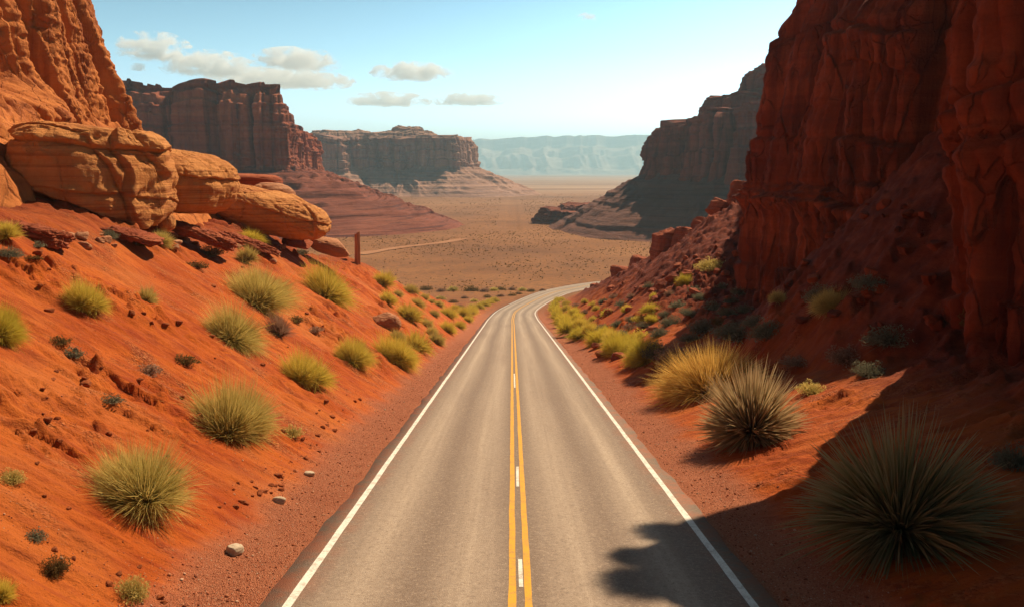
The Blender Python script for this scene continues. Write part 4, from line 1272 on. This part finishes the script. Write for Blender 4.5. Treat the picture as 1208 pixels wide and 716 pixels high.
for a in ((142, 222, 42, 76, 8000, 'long ragged white cloud highest over the shaded mesa'),
          (196, 300, 64, 94, 8200, 'soft white cloud joining the long ragged one to the wide puffy one'),
          (300, 400, 60, 86, 8000, 'wide puffy white cloud above the sunlit end of the shaded mesa'),
          (250, 412, 84, 106, 9000, 'thin pale cloud bank peeping over the rim of the shaded mesa'),
          (440, 532, 76, 98, 8400, 'single flat based white cloud in open sky above the distant mesa'),
          (412, 506, 111, 128, 9200, 'low thin cloud just above the distant mesa, the longer of two'),
          (512, 592, 111, 127, 9200, 'low thin cloud over the end of the distant mesa, the shorter of two'),
          (678, 706, 13, 27, 8000, 'tiny lone wisp of cloud high in the pale sky above the road'),
          (154, 176, 76, 86, 8000, 'tiny puff of cloud below the long ragged cloud')):
    cloud(*a)

# ------------------------------------------------------------------ haze
def haze():
    t = bpy.data.materials.new('desert_haze')
    t.use_nodes = True
    nt = t.node_tree
    nt.nodes.clear()
    out = nt.nodes.new('ShaderNodeOutputMaterial')
    vol = nt.nodes.new('ShaderNodeVolumePrincipled')
    vol.inputs['Color'].default_value = (.50, .82, 1.0, 1)
    vol.inputs['Density'].default_value = HAZE
    vol.inputs['Anisotropy'].default_value = 0.25
    nt.links.new(vol.outputs[0], out.inputs['Volume'])
    x0, x1, y0, y1, z0, z1 = -13500, 13500, -13500, 13500, -60, 480
    V = [(x, y, z) for x in (x0, x1) for y in (y0, y1) for z in (z0, z1)]
    F = [(0, 1, 3, 2), (4, 6, 7, 5), (0, 4, 5, 1), (2, 3, 7, 6), (0, 2, 6, 4), (1, 5, 7, 3)]
    tag(mesh_obj('haze', V, F, t, smooth=False), kind='stuff')
HAZE = 1 / 6300
haze()

# ------------------------------------------------------------------ light, sky, camera
az, el = R(SUN_AZ), R(SUN_EL)
sd = Vector((math.sin(az) * math.cos(el), math.cos(az) * math.cos(el), math.sin(el)))
sl = bpy.data.lights.new('sun', 'SUN')
sl.energy, sl.angle, sl.color = SUN_STRENGTH, R(.53), (1, .79, .54)
so = bpy.data.objects.new('sun', sl)
so.rotation_euler = sd.to_track_quat('Z', 'Y').to_euler()
so.location = sd * 100
COL.objects.link(so)

w = bpy.data.worlds.new('World')
scene.world = w
w.use_nodes = True
nt = w.node_tree
bg = nt.nodes['Background']
sky = nt.nodes.new('ShaderNodeTexSky')
sky.sky_type = 'NISHITA'
sky.sun_disc = False
sky.sun_elevation = el
sky.sun_rotation = az
sky.altitude = 1600
sky.air_density, sky.dust_density, sky.ozone_density = 1.0, 3.0, 1.6
mul = nt.nodes.new('ShaderNodeMix')
mul.data_type, mul.blend_type = 'RGBA', 'MULTIPLY'
mul.inputs[0].default_value = 1
mul.inputs[7].default_value = (1, 1, 1, 1)
nt.links.new(sky.outputs[0], mul.inputs[6])
hs = nt.nodes.new('ShaderNodeHueSaturation')
hs.inputs['Saturation'].default_value = 1.12
nt.links.new(mul.outputs[2], hs.inputs['Color'])
tc = nt.nodes.new('ShaderNodeTexCoord')
sx = nt.nodes.new('ShaderNodeSeparateXYZ')
nt.links.new(tc.outputs['Generated'], sx.inputs[0])
cr = nt.nodes.new('ShaderNodeValToRGB')
nt.links.new(sx.outputs[2], cr.inputs[0])
el_ = cr.color_ramp.elements
for p_, v_ in ((0.0, (1.0, 1.0, 1.0)), (.07, (.95, .98, .95)), (.14, (.58, .70, .62)), (.24, (.24, .36, .32)), (.42, (.06, .09, .09)), (1.0, (.025, .04, .045))):
    e_ = el_[0] if p_ == 0 else (el_[-1] if p_ == 1 else el_.new(p_))
    e_.position, e_.color = p_, (*v_, 1)
m2_ = nt.nodes.new('ShaderNodeMix')
m2_.data_type, m2_.blend_type = 'RGBA', 'MULTIPLY'
m2_.inputs[0].default_value = 1
nt.links.new(hs.outputs[0], m2_.inputs[6])
nt.links.new(cr.outputs[0], m2_.inputs[7])
gain = nt.nodes.new('ShaderNodeVectorMath')
gain.operation = 'SCALE'
# the bright aureole that dusty air spreads round the sun
dt = nt.nodes.new('ShaderNodeVectorMath')
dt.operation = 'DOT_PRODUCT'
nt.links.new(tc.outputs['Generated'], dt.inputs[0])
dt.inputs[1].default_value = sd
def wmath(op, a, b):
    m = nt.nodes.new('ShaderNodeMath')
    m.operation = op
    for k_, q_ in ((0, a), (1, b)):
        if isinstance(q_, float):
            m.inputs[k_].default_value = q_
        else:
            nt.links.new(q_, m.inputs[k_])
    return m.outputs[0]
au = wmath('MULTIPLY', wmath('POWER', wmath('MAXIMUM', dt.outputs['Value'], 0.0), 5.0), 3.6)
au = wmath('MINIMUM', wmath('ADD', au, 1.0), 2.2)
nt.links.new(m2_.outputs[2], gain.inputs[0])
nt.links.new(wmath('MULTIPLY', au, 1.9), gain.inputs['Scale'])
nt.links.new(gain.outputs[0], bg.inputs['Color'])
bg.inputs['Strength'].default_value = SKY_STRENGTH

cam = bpy.data.cameras.new('camera')
cam.sensor_width, cam.lens = 36, 36 * FPX / 1208
cam.clip_end = 40000
cam.clip_start = .1
co = bpy.data.objects.new('camera', cam)
co.location = (0, 0, CAMZ)
co.rotation_euler = (math.pi / 2 - PITCH, 0, 0)
COL.objects.link(co)
scene.camera = co

scene.view_settings.view_transform = 'Standard'
scene.view_settings.look = 'None'
scene.view_settings.exposure = EXPOSURE
scene.view_settings.gamma = 1
scene.cycles.sample_clamp_indirect = 4
scene.cycles.max_bounces = 10
scene.cycles.diffuse_bounces = 2
scene.cycles.transmission_bounces = 6
scene.cycles.volume_bounces = 9
scene.cycles.use_denoising = True
